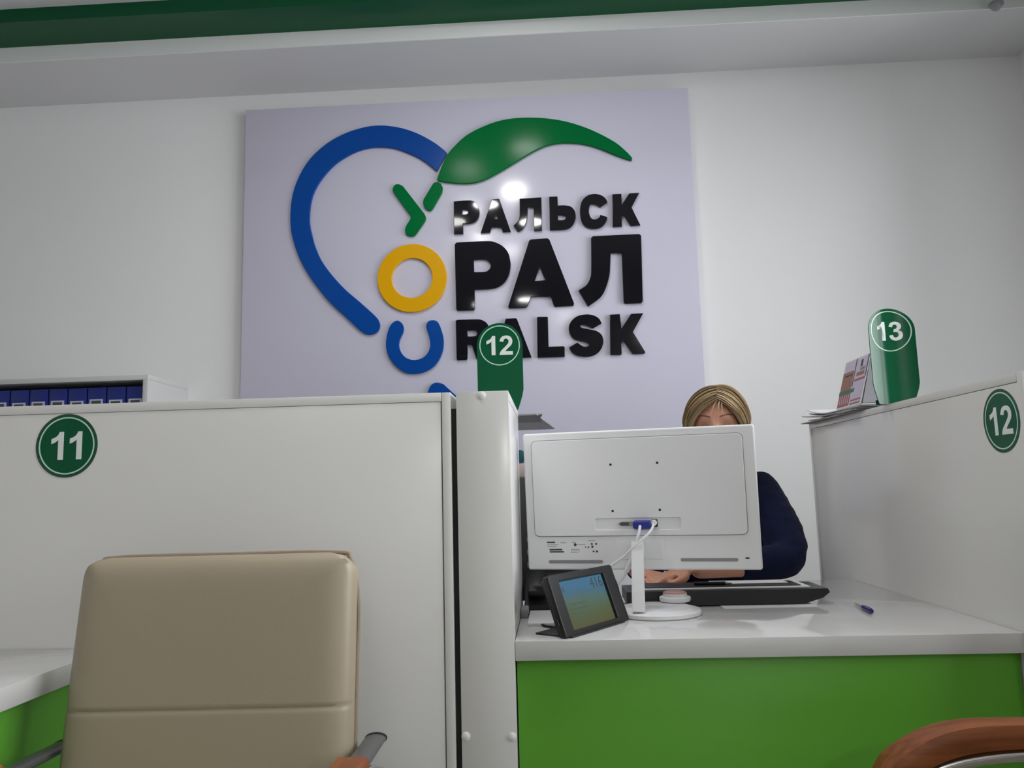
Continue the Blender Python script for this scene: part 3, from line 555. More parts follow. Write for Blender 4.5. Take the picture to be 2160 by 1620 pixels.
for (u0, u1, v0, v1, mm) in ((-.2035, -.178, -.0985, -.0972, INKL), (-.2030, -.182, -.1025, -.1010, INKL), (-.1985, -.170, -.1105, -.1072, INK), (-.1980, -.166, -.1150, -.1122, INK), (-.173, -.160, -.0945, -.0930, INKL),
    (-.148, -.139, -.0945, -.093, INKL), (-.151, -.132, -.1090, -.1078, INKL), (-.151, -.130, -.1120, -.1110, INKL), (-.151, -.136, -.1150, -.1138, INKL), (-.136, -.118, -.0985, -.0975, INKL), (-.112, -.096, -.0905, -.0893, INKL)):
    shp('print_line', [[(u0, v0), (u1, v0), (u1, v1), (u0, v1)]], .0003, 0, 0, mm, lab)
for u, v, r in ((-.1405, -.0985, .0032), (-.1040, -.0970, .0022), (-.0945, -.0970, .0022), (-.1180, -.1035, .0014), (-.1120, -.1040, .0018), (-.1030, -.1030, .0026), (-.1010, -.1130, .0020), (-.0935, -.1130, .0024)):
    shp('print_mark', [circ(r, 14, (u, v))], .0003, 0, 0, INK, lab)
nk = MB(); VV = [nk.bm.verts.new(p) for p in ((-.0150, -.068, .0155), (.0110, -.068, .0155), (.0110, -.055, .0155), (-.0150, -.055, .0155), (-.0145, -.030, .154), (.0095, -.030, .154), (.0095, -.013, .154), (-.0145, -.013, .154))]
for q in ((3, 2, 1, 0), (4, 5, 6, 7), (0, 1, 5, 4), (1, 2, 6, 5), (2, 3, 7, 6), (3, 0, 4, 7)): nk.bm.faces.new([VV[k] for k in q])
bmesh.ops.bevel(nk.bm, geom=nk.bm.edges[:], offset=.0012, segments=2, affect='EDGES'); nk.done('neck', WPLAS, t, world=False)
MB().box(-.014, .009, -.0135, .004, .118, .152, bev=.001).done('neck_joint', WPLAS, t, world=False)
ft = MB().lathe((.028, .012, 0), [(.089, .0004), (.092, .003), (.092, .009), (.089, .0115), (.080, .0125), (.0765, .0145), (.073, .0155), (.02, .016)], 64).done('foot', WPLAS, t, world=False)
t2 = thing('monitor_cable', 'white video cable hanging from the blue plug behind the monitor', 'cable', (.179, 1.717, .75), (0, 0, math.radians(-12)))
def MP(u, v, dd): return H4 @ Vector((u, -dd, v))
MB().tube([MP(.004, -.057, .018), MP(.003, -.066, .030), MP(-.004, -.090, .034), MP(-.014, -.120, .035), MP(-.030, -.155, .03), MP(-.060, -.190, .015), (-.095, .03, .03), (-.12, .07, .004)], .0032, 10).done('cord', WPLAS, t2, world=False)
MB().tube([MP(-.013, -.118, .035), MP(-.019, -.132, .034), MP(-.028, -.150, .031)], .0052, 12, smooth=4).done('ferrite_sleeve', WPLAS, t2, world=False)
t3 = thing('monitor_cable', 'thin white power cord crossing the video cable behind the monitor', 'cable', (.179, 1.717, .75), (0, 0, math.radians(-12)))
MB().tube([MP(.0325, -.054, .016), MP(.027, -.066, .034), MP(.010, -.082, .042), MP(-.010, -.098, .042), MP(-.030, -.118, .034), MP(-.060, -.140, .02), MP(-.085, -.17, .012), (-.11, .02, .02), (-.125, .06, .004)], .0026, 10).done('cord', WPLAS, t3, world=False)

# ------------------------------------------------------------------ tablet in a black stand
TH = math.radians(55.6)
t = thing('tablet_stand', 'black framed tablet on an angled stand showing a landscape screen', 'tablet', (.0148, 1.4605, .7502), (0, 0, TH))
# local x runs along the lower edge, local -y faces the customer
TI = Matrix.Translation((0, 0, .0016)) @ Matrix.Rotation(math.radians(-20), 4, 'X') @ Matrix.Rotation(math.pi/2, 4, 'X')
def tsh(name, loops, th, bev, z, mt, par=t): return flat_shape(name, loops, th, bev, TI @ Matrix.Translation((0, 0, z)), mt, par, world=False)
W_, H_ = .231, .1150
tsh('frame', [rrect(0, W_, 0, H_, .006), rrect(.031, .1915, .010, .1005, .0015)], .013, .0022, -.013, BLACKP)
tsh('back_shell', [rrect(.004, W_-.004, .004, H_-.004, .006)], .010, .003, -.0205, BLACKP)
scm = bpy.data.materials.new('tablet_screen'); scm.use_nodes = True; nt = scm.node_tree; b = nt.nodes['Principled BSDF']
tc = nt.nodes.new('ShaderNodeTexCoord'); sp = nt.nodes.new('ShaderNodeSeparateXYZ'); cr = nt.nodes.new('ShaderNodeValToRGB')
nz = nt.nodes.new('ShaderNodeTexNoise'); nz.inputs['Scale'].default_value = 3.2; nz.inputs['Detail'].default_value = 3
ad = nt.nodes.new('ShaderNodeMath'); ad.operation = 'MULTIPLY_ADD'; ad.inputs[1].default_value = .35; 
mr = nt.nodes.new('ShaderNodeMapRange'); mr.inputs['From Min'].default_value = .010; mr.inputs['From Max'].default_value = .097
nz.inputs['Scale'].default_value = 26; ad.inputs[1].default_value = .30
nt.links.new(tc.outputs['Object'], sp.inputs[0]); nt.links.new(tc.outputs['Object'], nz.inputs['Vector']); nt.links.new(sp.outputs['Z'], mr.inputs['Value'])
nt.links.new(nz.outputs['Fac'], ad.inputs[0]); nt.links.new(mr.outputs['Result'], ad.inputs[2]); nt.links.new(ad.outputs[0], cr.inputs['Fac'])
e = cr.color_ramp.elements; e[0].position = .15; e[0].color = rgb(92, 90, 60); e[1].position = 1.15 if False else 1.0; e[1].color = rgb(70, 116, 146)
x = e.new(.45); x.color = rgb(86, 100, 72); x = e.new(.68); x.color = rgb(86, 110, 100); x = e.new(.86); x.color = rgb(72, 112, 134)
b.inputs['Base Color'].default_value = (.01, .01, .01, 1); b.inputs['Roughness'].default_value = .35; b.inputs['Specular IOR Level'].default_value = .08
nt.links.new(cr.outputs['Color'], b.inputs['Emission Color']); b.inputs['Emission Strength'].default_value = .9
s = tsh('screen', [rrect(.030, .1925, .009, .1015, .001)], .0015, 0, -.0085, scm)
TX = TI @ Matrix.Translation((0, 0, -.0069))
text_mesh('printed_number', '416', .030, TX @ Matrix.Translation((.165, .0860, 0)), MATS['print_ink'], s, world=False, thick=.0001)
text_mesh('printed_letter', 'A', .016, TX @ Matrix.Translation((.046, .0850, 0)), MATS['print_ink'], s, world=False, thick=.0001)
for k, (a, bb) in enumerate(((.050, .10), (.046, .115), (.046, .10), (.050, .09))):
    z = .054-.009*k
    tsh('printed_line', [[(a, z), (bb, z), (bb, z+.0022), (a, z+.0022)]], .0002, 0, -.0070, mat('screen_text_%d' % k, rgb(64, 88, 72), .5, var=0), s)
MB().box(.012, .205, -.004, .078, .0, .0032, bev=.001).done('base_plate', BLACKP, t, world=False)
MB().prism([(.022, .003), (.05, .003), (.052, .075), (.045, .08)], lambda u, v, d: (d, u, v), .06, .17).done('support', BLACKP, t, world=False)
tsh('lock_knob', [rrect(W_-.001, W_+.004, .062, .082, .002)], .010, .001, -.012, BLACKP)
tsh('side_socket', [rrect(-.004, .001, .024, .036, .001)], .008, .001, -.013, BLACKP)
o = MB().tube([(-.070, 1.735, .754), (-.060, 1.728, .7535), (-.046, 1.668, .753), (-.029, 1.594, .753), (-.006, 1.565, .7535), (-.001, 1.53, .760), (.002, 1.5, .772), (.004, 1.478, .786)], .0022, 10).done('tablet_cable', BLACKM); tag(o, 'thin black cable curving across the desk to the tablet', 'cable')

# ------------------------------------------------------------------ folder, papers, pen, round container on the desk
o = MB().prism([(.165, .7525), (.545, .7525), (.585, .764), (.601, .776), (.597, .784), (.155, .784), (.155, .758)], lambda u, v, d: (u, d, v), 1.815, 1.945).done('desk_folder', BLACKP, None, smooth=0); tag(o, 'long thick black folder lying behind the monitor foot', 'folder')
o = MB().box(.19, .565, 1.83, 1.94, .7845, .7875, bev=.0006).done('document_sheets', PAPER); tag(o, 'thin stack of white documents lying on the black folder', 'papers')
o = MB().box(.20, .548, 1.845, 1.93, .7878, .7895, bev=.0005).done('folder_cover', BLACKP); tag(o, 'flat black cover sheet on top of the white documents', 'folder')
o = MB().box(.36, .53, 1.88, 1.935, .7898, .7908).done('document_sheet', PAPER); tag(o, 'white form lying in front of the forearm on the black cover sheet', 'paper')
o = sheet('paper_sheet', 'white paper sticking out under the right end of the black folder', 'paper', (.46, 1.83, 0), .20, .105, 2, .7502, PAPER, .0008, None, 0, 9)
t = thing('folder_pen', 'dark pen lying on the black folder in front of the forearm', 'pen', (.35, 1.88, .793))
MB().tube([(.315, 1.872, .7935), (.385, 1.868, .7935)], .004, 10, smooth=0).done('barrel', BLACKP, t)
MB().tube([(.385, 1.868, .7935), (.40, 1.867, .793)], lambda q: .004-.0032*q, 10, smooth=0).done('tip', STEEL, t)
t = thing('round_container', 'small round white container with a reddish lid on the monitor foot edge', 'container', (.258, 1.785, .765))
cz = .7668
MB().lathe((.258, 1.790, cz), [(.032, 0), (.034, .003), (.034, .009), (.030, .011), (.026, .0115), (.026, .017)], 40).done('body', WPLAS, t)
MB().lathe((.258, 1.790, cz+.0171), [(.025, 0), (.025, .002), (.022, .0035), (.004, .004)], 40).done('lid', REDP, t)
t = thing('ballpoint_pen', 'ballpoint pen with a dark blue cap lying on the right of the desk', 'pen', (.638, 1.73, .7545))
A, B = Vector((.648, 1.800, .7535)), Vector((.6315, 1.668, .7565)); q = lambda k: A.lerp(B, k)
MB().tube([q(0), q(.52)], lambda s_: .0018+.0020*s_, 12, smooth=0).done('barrel', PENG, t)
MB().tube([q(.50), q(.56), q(.62), q(.93), q(1)], lambda s_: .0050 if .1 < s_ < .9 else .0040, 14, smooth=2).done('cap', PENB, t)
MB().tube([q(.66)+Vector((.004, 0, .0035)), q(.9)+Vector((.004, 0, .003))], .0012, 8, smooth=0).done('clip', PENB, t)

# ------------------------------------------------------------------ chairs
def chair(name, label, loc, rz):
    t = thing(name, label, 'chair', loc, (0, 0, rz), group='beige leather armchairs with wooden arms')
    tilt = math.radians(-7)
    BM = Matrix.Translation((0, .235, .45)) @ Matrix.Rotation(tilt, 4, 'X')      # backrest space: x across, z up, -y front
    wb, hb, r = .2215, .478, .042
    def edge(u, v):      # puffed front surface of the back cushion; u,v in -1..1
        px = u*wb*(1-.035*max(0, v)) ; pz = (v*.5+.5)*hb
        return px, pz
    bm = bmesh.new(); nx, nz = 48, 120; G = {}
    for s_ in (0, 1):
        for i in range(nx+1):
            for j in range(nz+1):
                u, v = 2*i/nx-1, 2*j/nz-1
                # squircle mapping keeps rounded upper corners
                du = abs(u); dv = abs(v)
                hw = wb*(1-.005*(v*.5+.5)); x = u*hw; z = (v*.5+.5)*hb
                cz = hb-r
                if z > cz:
                    k = (z-cz)/r; lim = hw-r*(1-math.sqrt(max(0, 1-k*k))); x = u*lim
                ex = (hw-abs(x)); ez = min(hb-z, .2)
                e_ = min(ex, ez); pf = .020*(1-math.exp(-max(e_, 0)/.014))
                g_ = .0035*math.exp(-((z-.246)/.0022)**2)
                lowp = .006*math.cos((z/hb-.3)*3)
                y = -(.012+pf+lowp)+g_ if s_ == 0 else .022+.008*(1-math.exp(-max(e_, 0)/.012))
                G[s_, i, j] = bm.verts.new((x, y, z))
    for i in range(nx):
        for j in range(nz):
            bm.faces.new((G[0, i, j], G[0, i+1, j], G[0, i+1, j+1], G[0, i, j+1])); bm.faces.new((G[1, i, j], G[1, i, j+1], G[1, i+1, j+1], G[1, i+1, j]))
    for i in range(nx):
        for j in (0, nz): bm.faces.new((G[0, i, j], G[0, i+1, j], G[1, i+1, j], G[1, i, j]))
    for j in range(nz):
        for i in (0, nx): bm.faces.new((G[0, i, j], G[0, i, j+1], G[1, i, j+1], G[1, i, j]))
    m = MB(); m.bm.free(); m.bm = bm; bm.transform(BM); back = m.done('backrest', LEATH, t, world=False, smooth=60)
    def side(s_): return [BM @ Vector((s_*(wb*(1-.005*z/hb)+.001), -.012, z)) for z in (.02, .15, .3, .40)]
    path = side(-1)+[BM @ Vector((-wb*.995+r*.3, -.012, hb-r*.28)), BM @ Vector((-wb*.995+r, -.012, hb+.001)), BM @ Vector((0, -.012, hb+.002)), BM @ Vector((wb*.995-r, -.012, hb+.001)), BM @ Vector((wb*.995-r*.3, -.012, hb-r*.28))]+side(1)[::-1]
    path = [p+BM.to_3x3() @ Vector((0, .03, 0)) for p in path]
    MB().tube(path, .0038, 8, smooth=8, up=Vector((0, 1, 0))).done('piping', LEATHD, back, world=False)
    st = MB().box(-.235, .235, -.27, .20, .405, .475, bev=.026, seg=5).done('seat', LEATH, t, world=False)
    MB().tube([(-.232, -.25, .44), (-.225, -.268, .44), (.225, -.268, .44), (.232, -.25, .44)], .004, 8, smooth=2).done('piping', LEATHD, st, world=False)
    for s_ in (-1, 1):
        x = s_*.252
        MB().tube([(x, .27, .012), (x+s_*.008, .298, .05), (x+s_*.03, .31, .3), (x+s_*.03, .30, .50), (x+s_*.018, .27, .580), (x, .20, .612), (x, .06, .620), (x, -.06, .618), (x, -.15, .598), (x, -.225, .54), (x, -.275, .40), (x, -.30, .05), (x, -.29, .012), (x, -.2, .011), (x, .15, .011)], .0105, 14, closed=True, smooth=7).done('side_frame', CHROME, t, world=False)
        # flat oval bar running from the pad back to the backrest, with a dark end cap
        p0, p1 = Vector((x-s_*.004, .03, .641)), Vector((x-s_*.002, .300, .632))
        bar = MB().tube([p0, p0.lerp(p1, .5), p1], .017, 20, flat=.45, smooth=2).done('arm_bar', GREYM, t, world=False)
        MB().tube([p1-Vector((0, .004, 0)), p1+Vector((0, .003, 0))], .0178, 20, flat=.48, smooth=0).done('end_cap', BLACKM, bar, world=False)
        # wooden arm pad with a drooping front end
        bm = bmesh.new(); N = 28; rings = []
        for k in range(N+1):
            q = k/N; y = .118-.345*q; dr = .058*max(0, (q-.50)/.50)**2.6; zt_ = .662+.004*math.sin(q*3)-dr; th = .026+.014*q
            if k == N: th *= .7; zt_ -= .006
            if k == N-1: th *= .93; zt_ -= .001
            hw = .0235+.005*q; hw = hw*.8 if k == N else hw
            sec = [(-hw, -th*.75), (-hw*.85, -th), (hw*.85, -th), (hw, -th*.75), (hw, -th*.25), (hw*.82, 0), (-hw*.82, 0), (-hw, -th*.25)]
            rings.append([bm.verts.new((x+a, y, zt_+b_)) for a, b_ in sec])
        for a, b_ in zip(rings, rings[1:]):
            for k in range(8): bm.faces.new((a[k], a[(k+1) % 8], b_[(k+1) % 8], b_[k]))
        bm.faces.new(rings[0]); bm.faces.new(rings[-1][::-1])
        m = MB(); m.bm.free(); m.bm = bm; m.done('arm_pad', WOOD, t, world=False, smooth=50)
        MB().box(x-.02, x+.02, -.24, .18, .395, .404).done('seat_bracket', GREYM, t, world=False)
    MB().tube([(-.25, .14, .40), (.25, .14, .40)], .0105, 12, smooth=0).done('cross_tube', CHROME, t, world=False)
    MB().tube([(-.25, -.18, .40), (.25, -.18, .40)], .0105, 12, smooth=0).done('cross_tube', CHROME, t, world=False)
    return t
chair('armchair', 'beige leather armchair with a high back in front of the left partition', (-.535, .995, 0), math.radians(2))
chair('armchair', 'armchair at the lower right corner, only its curved wooden arm in view', (.690, .985, 0), math.radians(-88))

# ------------------------------------------------------------------ the person behind the monitor
HC = Vector((.484, 2.335, 1.193))
HR = Matrix.Translation(HC) @ Matrix.Rotation(math.radians(-14), 4, 'Z') @ Matrix.Translation(-HC)      # head turned to the screen
def sstep(a, b, x): x = max(0, min(1, (x-a)/(b-a))); return x*x*(3-2*x)
def head_mesh():
    bm = bmesh.new(); nu, nv = 72, 56; R = []
    ga = lambda a, s_: math.exp(-(a/s_)**2)
    for j in range(1, nv):
        th = math.pi*j/nv; row = []
        for i in range(nu):
            ph = 2*math.pi*i/nu; d = Vector((math.sin(th)*math.cos(ph), math.sin(th)*math.sin(ph), math.cos(th)))
            x, y, z = d.x*.074, d.y*.094, d.z*.112
            lo = sstep(0, -.11, z)
            x *= 1-.34*lo; y = y*(1-.10*lo) if y < 0 else y*(1-.42*lo)
            if y < 0:
                fr = sstep(0, -.05, y)
                dz = 0
                dz += .022*ga(x, .011)*sstep(.012, -.030, z)*sstep(-.046, -.036, z)
                dz += .007*ga(x, .016)*ga(z+.036, .012)
                dz -= .010*(ga(x-.031, .016)+ga(x+.031, .016))*ga(z+.020, .013)
                dz += .004*(ga(x-.030, .022)+ga(x+.030, .022))*ga(z-.013, .011)
                dz += .004*(ga(x-.040, .02)+ga(x+.040, .02))*ga(z+.03, .02)
                dz += .006*ga(x, .022)*(ga(z+.058, .006)+ga(z+.069, .006))-.003*ga(x, .024)*ga(z+.0635, .003)
                dz += .008*ga(x, .022)*ga(z+.098, .014)
                y -= dz*fr
            row.append(bm.verts.new((x, y, z)))
        R.append(row)
    top = bm.verts.new((0, 0, .112)); bot = bm.verts.new((0, -.015, -.112))
    for a, b in zip(R, R[1:]):
        for i in range(nu): bm.faces.new((a[i], b[i], b[(i+1) % nu], a[(i+1) % nu]))
    for i in range(nu): bm.faces.new((top, R[0][i], R[0][(i+1) % nu])); bm.faces.new((bot, R[-1][(i+1) % nu], R[-1][i]))
    for s_ in (-1, 1):      # ears
        t_ = bmesh.new(); bmesh.ops.create_uvsphere(t_, u_segments=14, v_segments=10, radius=1)
        t_.transform(Matrix.Translation((s_*.075, .012, -.008)) @ Matrix.Rotation(s_*.35, 4, 'Z') @ Matrix.Diagonal((.009, .018, .031, 1)))
        me = bpy.data.meshes.new('e'); t_.to_mesh(me); t_.free(); bm.from_mesh(me); bpy.data.meshes.remove(me)
    bm.transform(HR @ Matrix.Translation(HC))
    me = bpy.data.meshes.new('head'); bm.to_mesh(me); bm.free(); return me
def skin_mesh(nodes, edges, root, sub=2):
    """nodes: name -> (co, rx[, ry])"""
    names = list(nodes); me = bpy.data.meshes.new('sk'); me.from_pydata([nodes[n][0] for n in names], [(names.index(a), names.index(b)) for a, b in edges], [])
    o = bpy.data.objects.new('sk', me); COL.objects.link(o)
    o.modifiers.new('s', 'SKIN'); md = o.modifiers.new('ss', 'SUBSURF'); md.levels = sub; md.render_levels = sub
    for n, sv in zip(names, me.skin_vertices[0].data):
        q = nodes[n]; sv.radius = (q[1], q[2] if len(q) > 2 else q[1]); sv.use_root = n == root
    r = bpy.data.meshes.new_from_object(o.evaluated_get(bpy.context.evaluated_depsgraph_get()))
    bpy.data.objects.remove(o); bpy.data.meshes.remove(me); return r
def remesh(meshes, vox, smooth=4):
    bm = bmesh.new()
    for q in meshes: bm.from_mesh(q)
    me = bpy.data.meshes.new('rm'); bm.to_mesh(me); bm.free()
    o = bpy.data.objects.new('rm', me); COL.objects.link(o)
    md = o.modifiers.new('r', 'REMESH'); md.mode = 'VOXEL'; md.voxel_size = vox
    if smooth: sm = o.modifiers.new('s', 'SMOOTH'); sm.iterations = smooth; sm.factor = .5
    r = bpy.data.meshes.new_from_object(o.evaluated_get(bpy.context.evaluated_depsgraph_get()))
    bpy.data.objects.remove(o); return r

ELB = {'L': Vector((.618, 2.150, .815)), 'R': Vector((.275, 2.22, .83))}
WRI = {'L': Vector((.335, 2.035, .805)), 'R': Vector((.192, 2.055, .803))}
SHO = {'L': Vector((.612, 2.385, 1.000)), 'R': Vector((.352, 2.395, 1.000))}
nod = {'pel': ((.48, 2.52, .56), .11, .085), 'wai': ((.48, 2.50, .72), .095, .075), 'che': ((.48, 2.45, .90), .10, .075), 'nb': ((.481, 2.405, 1.02), .05, .045), 'nk': ((.482, 2.375, 1.085), .047), 'hb': ((.484, 2.350, 1.14), .048)}
edg = [('pel', 'wai'), ('wai', 'che'), ('che', 'nb'), ('nb', 'nk'), ('nk', 'hb')]
for s_ in 'LR':
    sg = 1 if s_ == 'L' else -1
    nod['sh'+s_] = (SHO[s_]+Vector((0, 0, -.02)), .036); nod['el'+s_] = (ELB[s_], .030); nod['fa'+s_] = (ELB[s_].lerp(WRI[s_], .4), .034); nod['wr'+s_] = (WRI[s_], .024, .021)
    edg += [('che', 'sh'+s_), ('sh'+s_, 'el'+s_), ('el'+s_, 'fa'+s_), ('fa'+s_, 'wr'+s_)]
    nod['hip'+s_] = ((.48+sg*.09, 2.48, .545), .085); nod['kn'+s_] = ((.48+sg*.10, 2.08, .54), .062); nod['an'+s_] = ((.48+sg*.10, 2.10, .09), .04); nod['to'+s_] = ((.48+sg*.11, 1.95, .04), .03)
    edg += [('pel', 'hip'+s_), ('hip'+s_, 'kn'+s_), ('kn'+s_, 'an'+s_), ('an'+s_, 'to'+s_)]
body = [skin_mesh(nod, edg, 'pel', 2), head_mesh()]
def hand(w, fwd, side, down, curl):
    """palm and five fingers; fwd along the hand, side towards the thumb, down = palm normal"""
    out = []
    fwd, side, down = fwd.normalized(), side.normalized(), down.normalized()
    P = lambda f, s_, d: w+fwd*f+side*s_+down*d
    n = {'a': (P(0, 0, 0), .021, .017), 'b': (P(.035, .004, .002), .030, .014), 'c': (P(.075, .0, .004), .034, .012)}
    out.append(skin_mesh(n, [('a', 'b'), ('b', 'c')], 'a', 2))
    for k, (off, ln) in enumerate(((.026, .068), (.009, .076), (-.009, .071), (-.026, .056))):
        b0 = P(.070, off, .003); a1 = curl+.06*k; f1 = fwd*math.cos(a1)+down*math.sin(a1)+side*(.10-.07*k); a2 = a1*2.1; f2 = fwd*math.cos(a2)+down*math.sin(a2)+side*(.05-.05*k); a3 = a1*2.8; f3 = fwd*math.cos(a3)+down*math.sin(a3)
        p1 = b0+f1*ln*.45; p2 = p1+f2*ln*.32; p3 = p2+f3*ln*.25
        out.append(skin_mesh({'0': (b0, .0095), '1': (p1, .0088), '2': (p2, .008), '3': (p3, .0066)}, [('0', '1'), ('1', '2'), ('2', '3')], '0', 2))
    b0 = P(.022, .018, .004); p1 = P(.045, .042, .010); p2 = P(.070, .050, .014); p3 = P(.088, .047, .018)
    out.append(skin_mesh({'0': (b0, .013), '1': (p1, .0115), '2': (p2, .0095), '3': (p3, .0075)}, [('0', '1'), ('1', '2'), ('2', '3')], '0', 2))
    return out
fl = (WRI['L']-ELB['L']); fl.z = -.02; fr = Vector((.55, -.75, -.05))
body += hand(WRI['L'], fl, Vector((.35, -.93, 0)), Vector((0, 0, -1)), .22)
body += hand(WRI['R'], fr, Vector((.8, .55, .1)), Vector((.05, 0, -1)), .30)
pm = remesh(body, .0042, 4)
pers = thing('person', 'woman with a blonde bob in a navy jacket sitting behind the monitor', 'person', (.48, 2.48, 0))
pb = link('body', pm, SKIN, pers); shade(pm, 80)
# jacket: torso and sleeves over the body, ending in cuffs
cuf = {'L': .60, 'R': .93}
jn = {'pel': ((.48, 2.52, .575), .165, .135), 'wai': ((.48, 2.50, .73), .145, .118), 'che': ((.48, 2.45, .90), .158, .125), 'nb': ((.481, 2.412, 1.020), .080, .07)}
je = [('pel', 'wai'), ('wai', 'che'), ('che', 'nb')]
for s_ in 'LR':
    sg = 1 if s_ == 'L' else -1
    jn['sh'+s_] = (SHO[s_]+Vector((sg*.004, 0, -.006)), .072); jn['ua'+s_] = (SHO[s_].lerp(ELB[s_], .5)+Vector((sg*.010, .014, .004)), .066); jn['el'+s_] = (ELB[s_]+Vector((sg*.0, .006, -.002)), .056)
    c = cuf[s_]; jn['fa'+s_] = (ELB[s_].lerp(WRI[s_], c*.6)+Vector((0, 0, .0)), .046); jn['cu'+s_] = (ELB[s_].lerp(WRI[s_], c), .0405)
    je += [('che', 'sh'+s_), ('sh'+s_, 'ua'+s_), ('ua'+s_, 'el'+s_), ('el'+s_, 'fa'+s_), ('fa'+s_, 'cu'+s_)]
jm = remesh([skin_mesh(jn, je, 'pel', 2)], .006, 3)
from mathutils import noise
nrm = [v.normal.copy() for v in jm.vertices]; cos_ = [v.co.copy() for v in jm.vertices]; flat = []
for p, n_ in zip(cos_, nrm):        # cloth folds; flatten where the sleeve rests on the desk
    f_ = .004*noise.noise((p.x*14, p.y*9, p.z*26))+.0022*noise.noise((p.x*34, p.y*24, p.z*52))
    p = p+n_*f_
    if p.y < 2.26 and p.z < .762: p.z = .762+.02*(p.z-.762)
    flat += p[:]
jm.vertices.foreach_set('co', flat); jm.update()
link('jacket', jm, NAVY, pers); shade(jm, 80)
tn = {'pel': ((.48, 2.52, .55), .145, .115)}; te = []
for s_ in 'LR':
    sg = 1 if s_ == 'L' else -1
    tn['hip'+s_] = ((.48+sg*.09, 2.48, .545), .098); tn['kn'+s_] = ((.48+sg*.10, 2.075, .545), .074); tn['an'+s_] = ((.48+sg*.10, 2.10, .11), .055)
    te += [('pel', 'hip'+s_), ('hip'+s_, 'kn'+s_), ('kn'+s_, 'an'+s_)]
tm = remesh([skin_mesh(tn, te, 'pel', 2)], .008, 2); link('trousers', tm, TROUS, pers); shade(tm, 80)
for sg in (-1, 1):
    x = .48+sg*.105
    sm_ = skin_mesh({'a': ((x, 2.13, .045), .046), 'b': ((x, 2.05, .045), .046), 'c': ((x+sg*.008, 1.95, .036), .036)}, [('a', 'b'), ('b', 'c')], 'a', 2)
    for v in sm_.vertices: v.co.z = max(v.co.z, .001)
    link('shoe', sm_, SHOE, pers); shade(sm_, 60)
# face details
def onface(x, z, lift=0):
    k = 1-(x/.074)**2-(z/.112)**2
    return HC+Vector((x, -.094*math.sqrt(max(k, 0))-lift, z))
for sg in (-1, 1):
    m = MB()
    for k in range(16):
        q = k/15; x0 = sg*(.013+.036*q); z0 = .0135+.006*math.sin(q*2.2)
        a = onface(x0, z0, .0035); b = onface(x0+sg*.009, z0+.0035-.006*q, .0035); m.tube([a, a.lerp(b, .5)+Vector((0, -.001, 0)), b], lambda s2: .0013*(1-.7*s2), 5, smooth=0)
    m.bm.transform(HR); m.done('eyebrow', BROW, pers)
    c = HC+Vector((sg*.031, -.0700, -.022))
    t_ = bmesh.new(); bmesh.ops.create_uvsphere(t_, u_segments=20, v_segments=14, radius=.0108); t_.transform(Matrix.Translation(c)); m = MB(); m.add(t_); m.bm.transform(HR); ey = m.done('eye', EYEW, pers)
    m = MB().cyl((c.x, c.y-.0102, c.z-.003), .0045, .0014, axis='Y', n=20); m.bm.transform(HR); m.done('iris', IRIS, ey)
    for lo_, nm in ((-.0005, 'upper_eyelid'), (.0055, 'lower_eyelid')):
        t_ = bmesh.new(); bmesh.ops.create_uvsphere(t_, u_segments=24, v_segments=24, radius=.0124)
        kill = [v for v in t_.verts if (v.co.z < lo_ if nm[0] == 'u' else v.co.z > -lo_)]
        bmesh.ops.delete(t_, geom=kill, context='VERTS'); t_.transform(Matrix.Translation(c)); m = MB(); m.add(t_); m.bm.transform(HR); m.done(nm, SKIN, pers, smooth=70)
m = MB()
for zz, w_ in ((-.0585, .0032), (-.0685, .0038)):
    m.tube([onface(x, zz+.0015*math.cos(x*150), .0085-.004*abs(x)/.02) for x in (-.022, -.012, 0, .012, .022)], lambda q, w_=w_: w_*math.sin(math.pi*(.08+.84*q)), 8, smooth=4)
m.bm.transform(HR); m.done('lips', LIPS, pers)
# hair: a bob parted near the top, many flattened locks combed to both sides
hr = random.Random(11); m = MB(); HX, HY, HZ = .090, .108, .112; part = .008
hcn = HC+Vector((0, .004, 0))
def lock(al, side, lift, bottom, wdt, jx=0., ext=0.):
    k0 = (math.radians(54)-al)/math.radians(146); psi = math.radians(34-122*k0)+jx
    r_ = Vector((0, -math.sin(al), math.cos(al))); e_ = Vector((side*math.cos(psi), -math.sin(psi), -.12)).normalized()
    om = math.acos(max(-1, min(1, r_.dot(e_)))); pts = []; n_ = 9
    for k in range(n_+1):
        q = k/n_; d = (r_*math.sin((1-q)*om)+e_*math.sin(q*om))/math.sin(om)
        bul = 1+.05*math.sin(math.pi*q)
        pts.append(hcn+Vector((d.x*(HX+lift)*bul+part*(1-q)**2, d.y*(HY+lift), d.z*(HZ+lift)*bul)))
    p = pts[-1]; z1 = HC.z+bottom
    for k in range(1, 5):
        q = k/4; out = Vector((p.x-hcn.x, p.y-hcn.y, 0)).normalized(); pts.append(Vector((p.x, p.y, p.z+(z1-p.z)*q))+out*(.012*math.sin(q*2.4)-.016*q*q))
    m.tube(pts, lambda q: wdt*(.3+.7*math.sin(math.pi*min(1, .10+.86*q))), 6, flat=.4, smooth=3, up=Vector((0, 0, 1)))
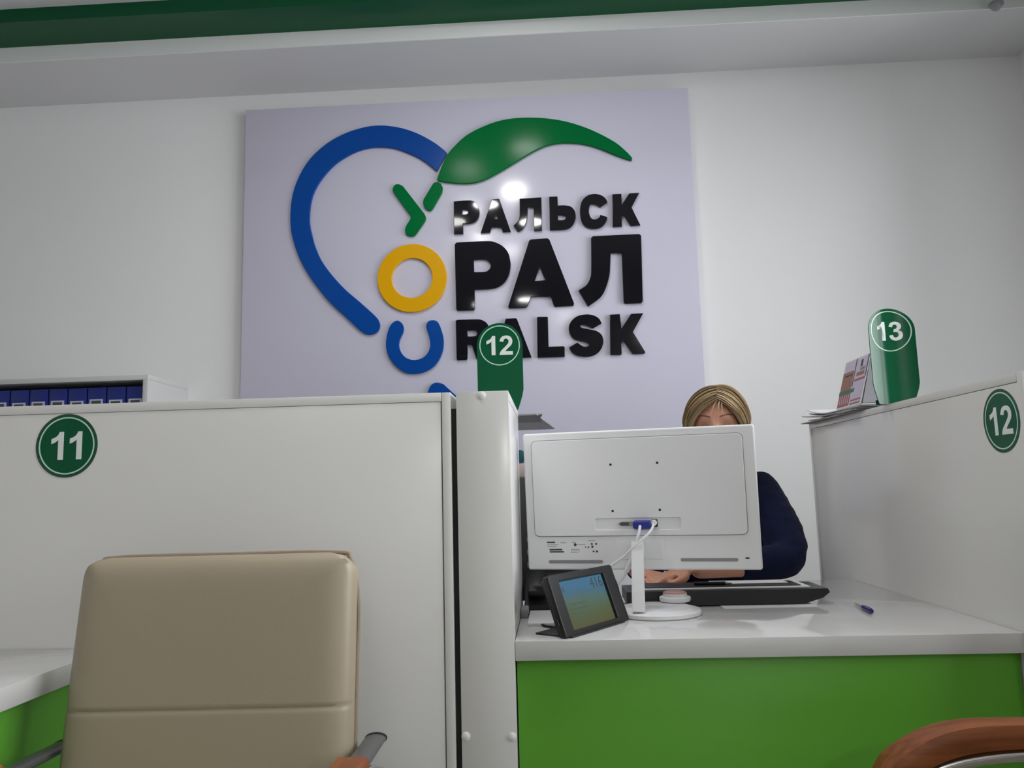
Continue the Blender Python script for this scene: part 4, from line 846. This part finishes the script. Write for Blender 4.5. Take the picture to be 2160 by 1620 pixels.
for i in range(40):
    al = math.radians(-92+146*i/39)
    for side in (-1, 1):
        for rep in range(5):
            a2 = min(math.radians(56), al+math.radians(hr.uniform(-2.4, 2.4))); lock(a2, side, hr.uniform(-.006, .003)-.0012*(rep % 3), hr.uniform(-.128, -.104), hr.uniform(.0030, .0062), hr.uniform(-.07, .07))
for i in range(20):          # nape
    a = math.radians(200+140*i/19)-math.pi
    for rep in range(2):
        p0 = hcn+Vector((math.cos(a)*(HX-.003), abs(math.sin(a))*(HY-.004), .03)); m.tube([p0+Vector((0, 0, .04))*.5, p0, p0+Vector((0, .004, -.06)), p0+Vector((0, -.004, -.14))], lambda q: .010*(.5+.5*math.sin(math.pi*min(1, .1+.85*q))), 7, flat=.5, smooth=3)
m2 = m
# thin fringe strands falling over the forehead
for x0, x1, z1, al in ((-.002, -.030, .022, 50), (.004, -.022, .030, 52), (.008, -.008, .026, 52), (.014, .012, .034, 52), (.016, .024, .020, 50), (.020, .040, .018, 48), (-.006, -.046, .016, 50), (-.008, -.058, .008, 48), (.022, .052, .012, 47), (.0, -.040, .030, 53)):
    a = math.radians(al); top = hcn+Vector((x0+part*.6, -math.sin(a)*(HY-.002), math.cos(a)*(HZ-.002)))
    mid = Vector((x0*.4+x1*.6, 0, (top.z-HC.z)*.45+z1*.55)); k = 1-(mid.x/.076)**2-(mid.z/.114)**2
    pm_ = HC+Vector((mid.x, -.098*math.sqrt(max(k, .02))-.004, mid.z)); k = 1-(x1/.076)**2-(z1/.114)**2
    pe = HC+Vector((x1, -.098*math.sqrt(max(k, .02))-.004, z1))
    m2.tube([top, pm_, pe], lambda q: .0026*(1-.75*q), 6, flat=.5, smooth=6)
m2.bm.transform(HR); m2.done('hair', HAIR, pers, smooth=60)
# a small stool carries the seated person
t = thing('office_stool', 'black padded stool under the seated woman behind the desk', 'stool', (.48, 2.5, 0))
MB().lathe((.48, 2.52, .385), [(.17, 0), (.185, .012), (.185, .03), (.17, .042), (.02, .044)], 40).done('seat', BLACKP, t)
MB().cyl((.48, 2.52, .225), .022, .32).done('column', CHROME, t)
MB().lathe((.48, 2.52, 0), [(.21, .0), (.21, .012), (.19, .02), (.04, .05), (.03, .07)], 40).done('base', CHROME, t)
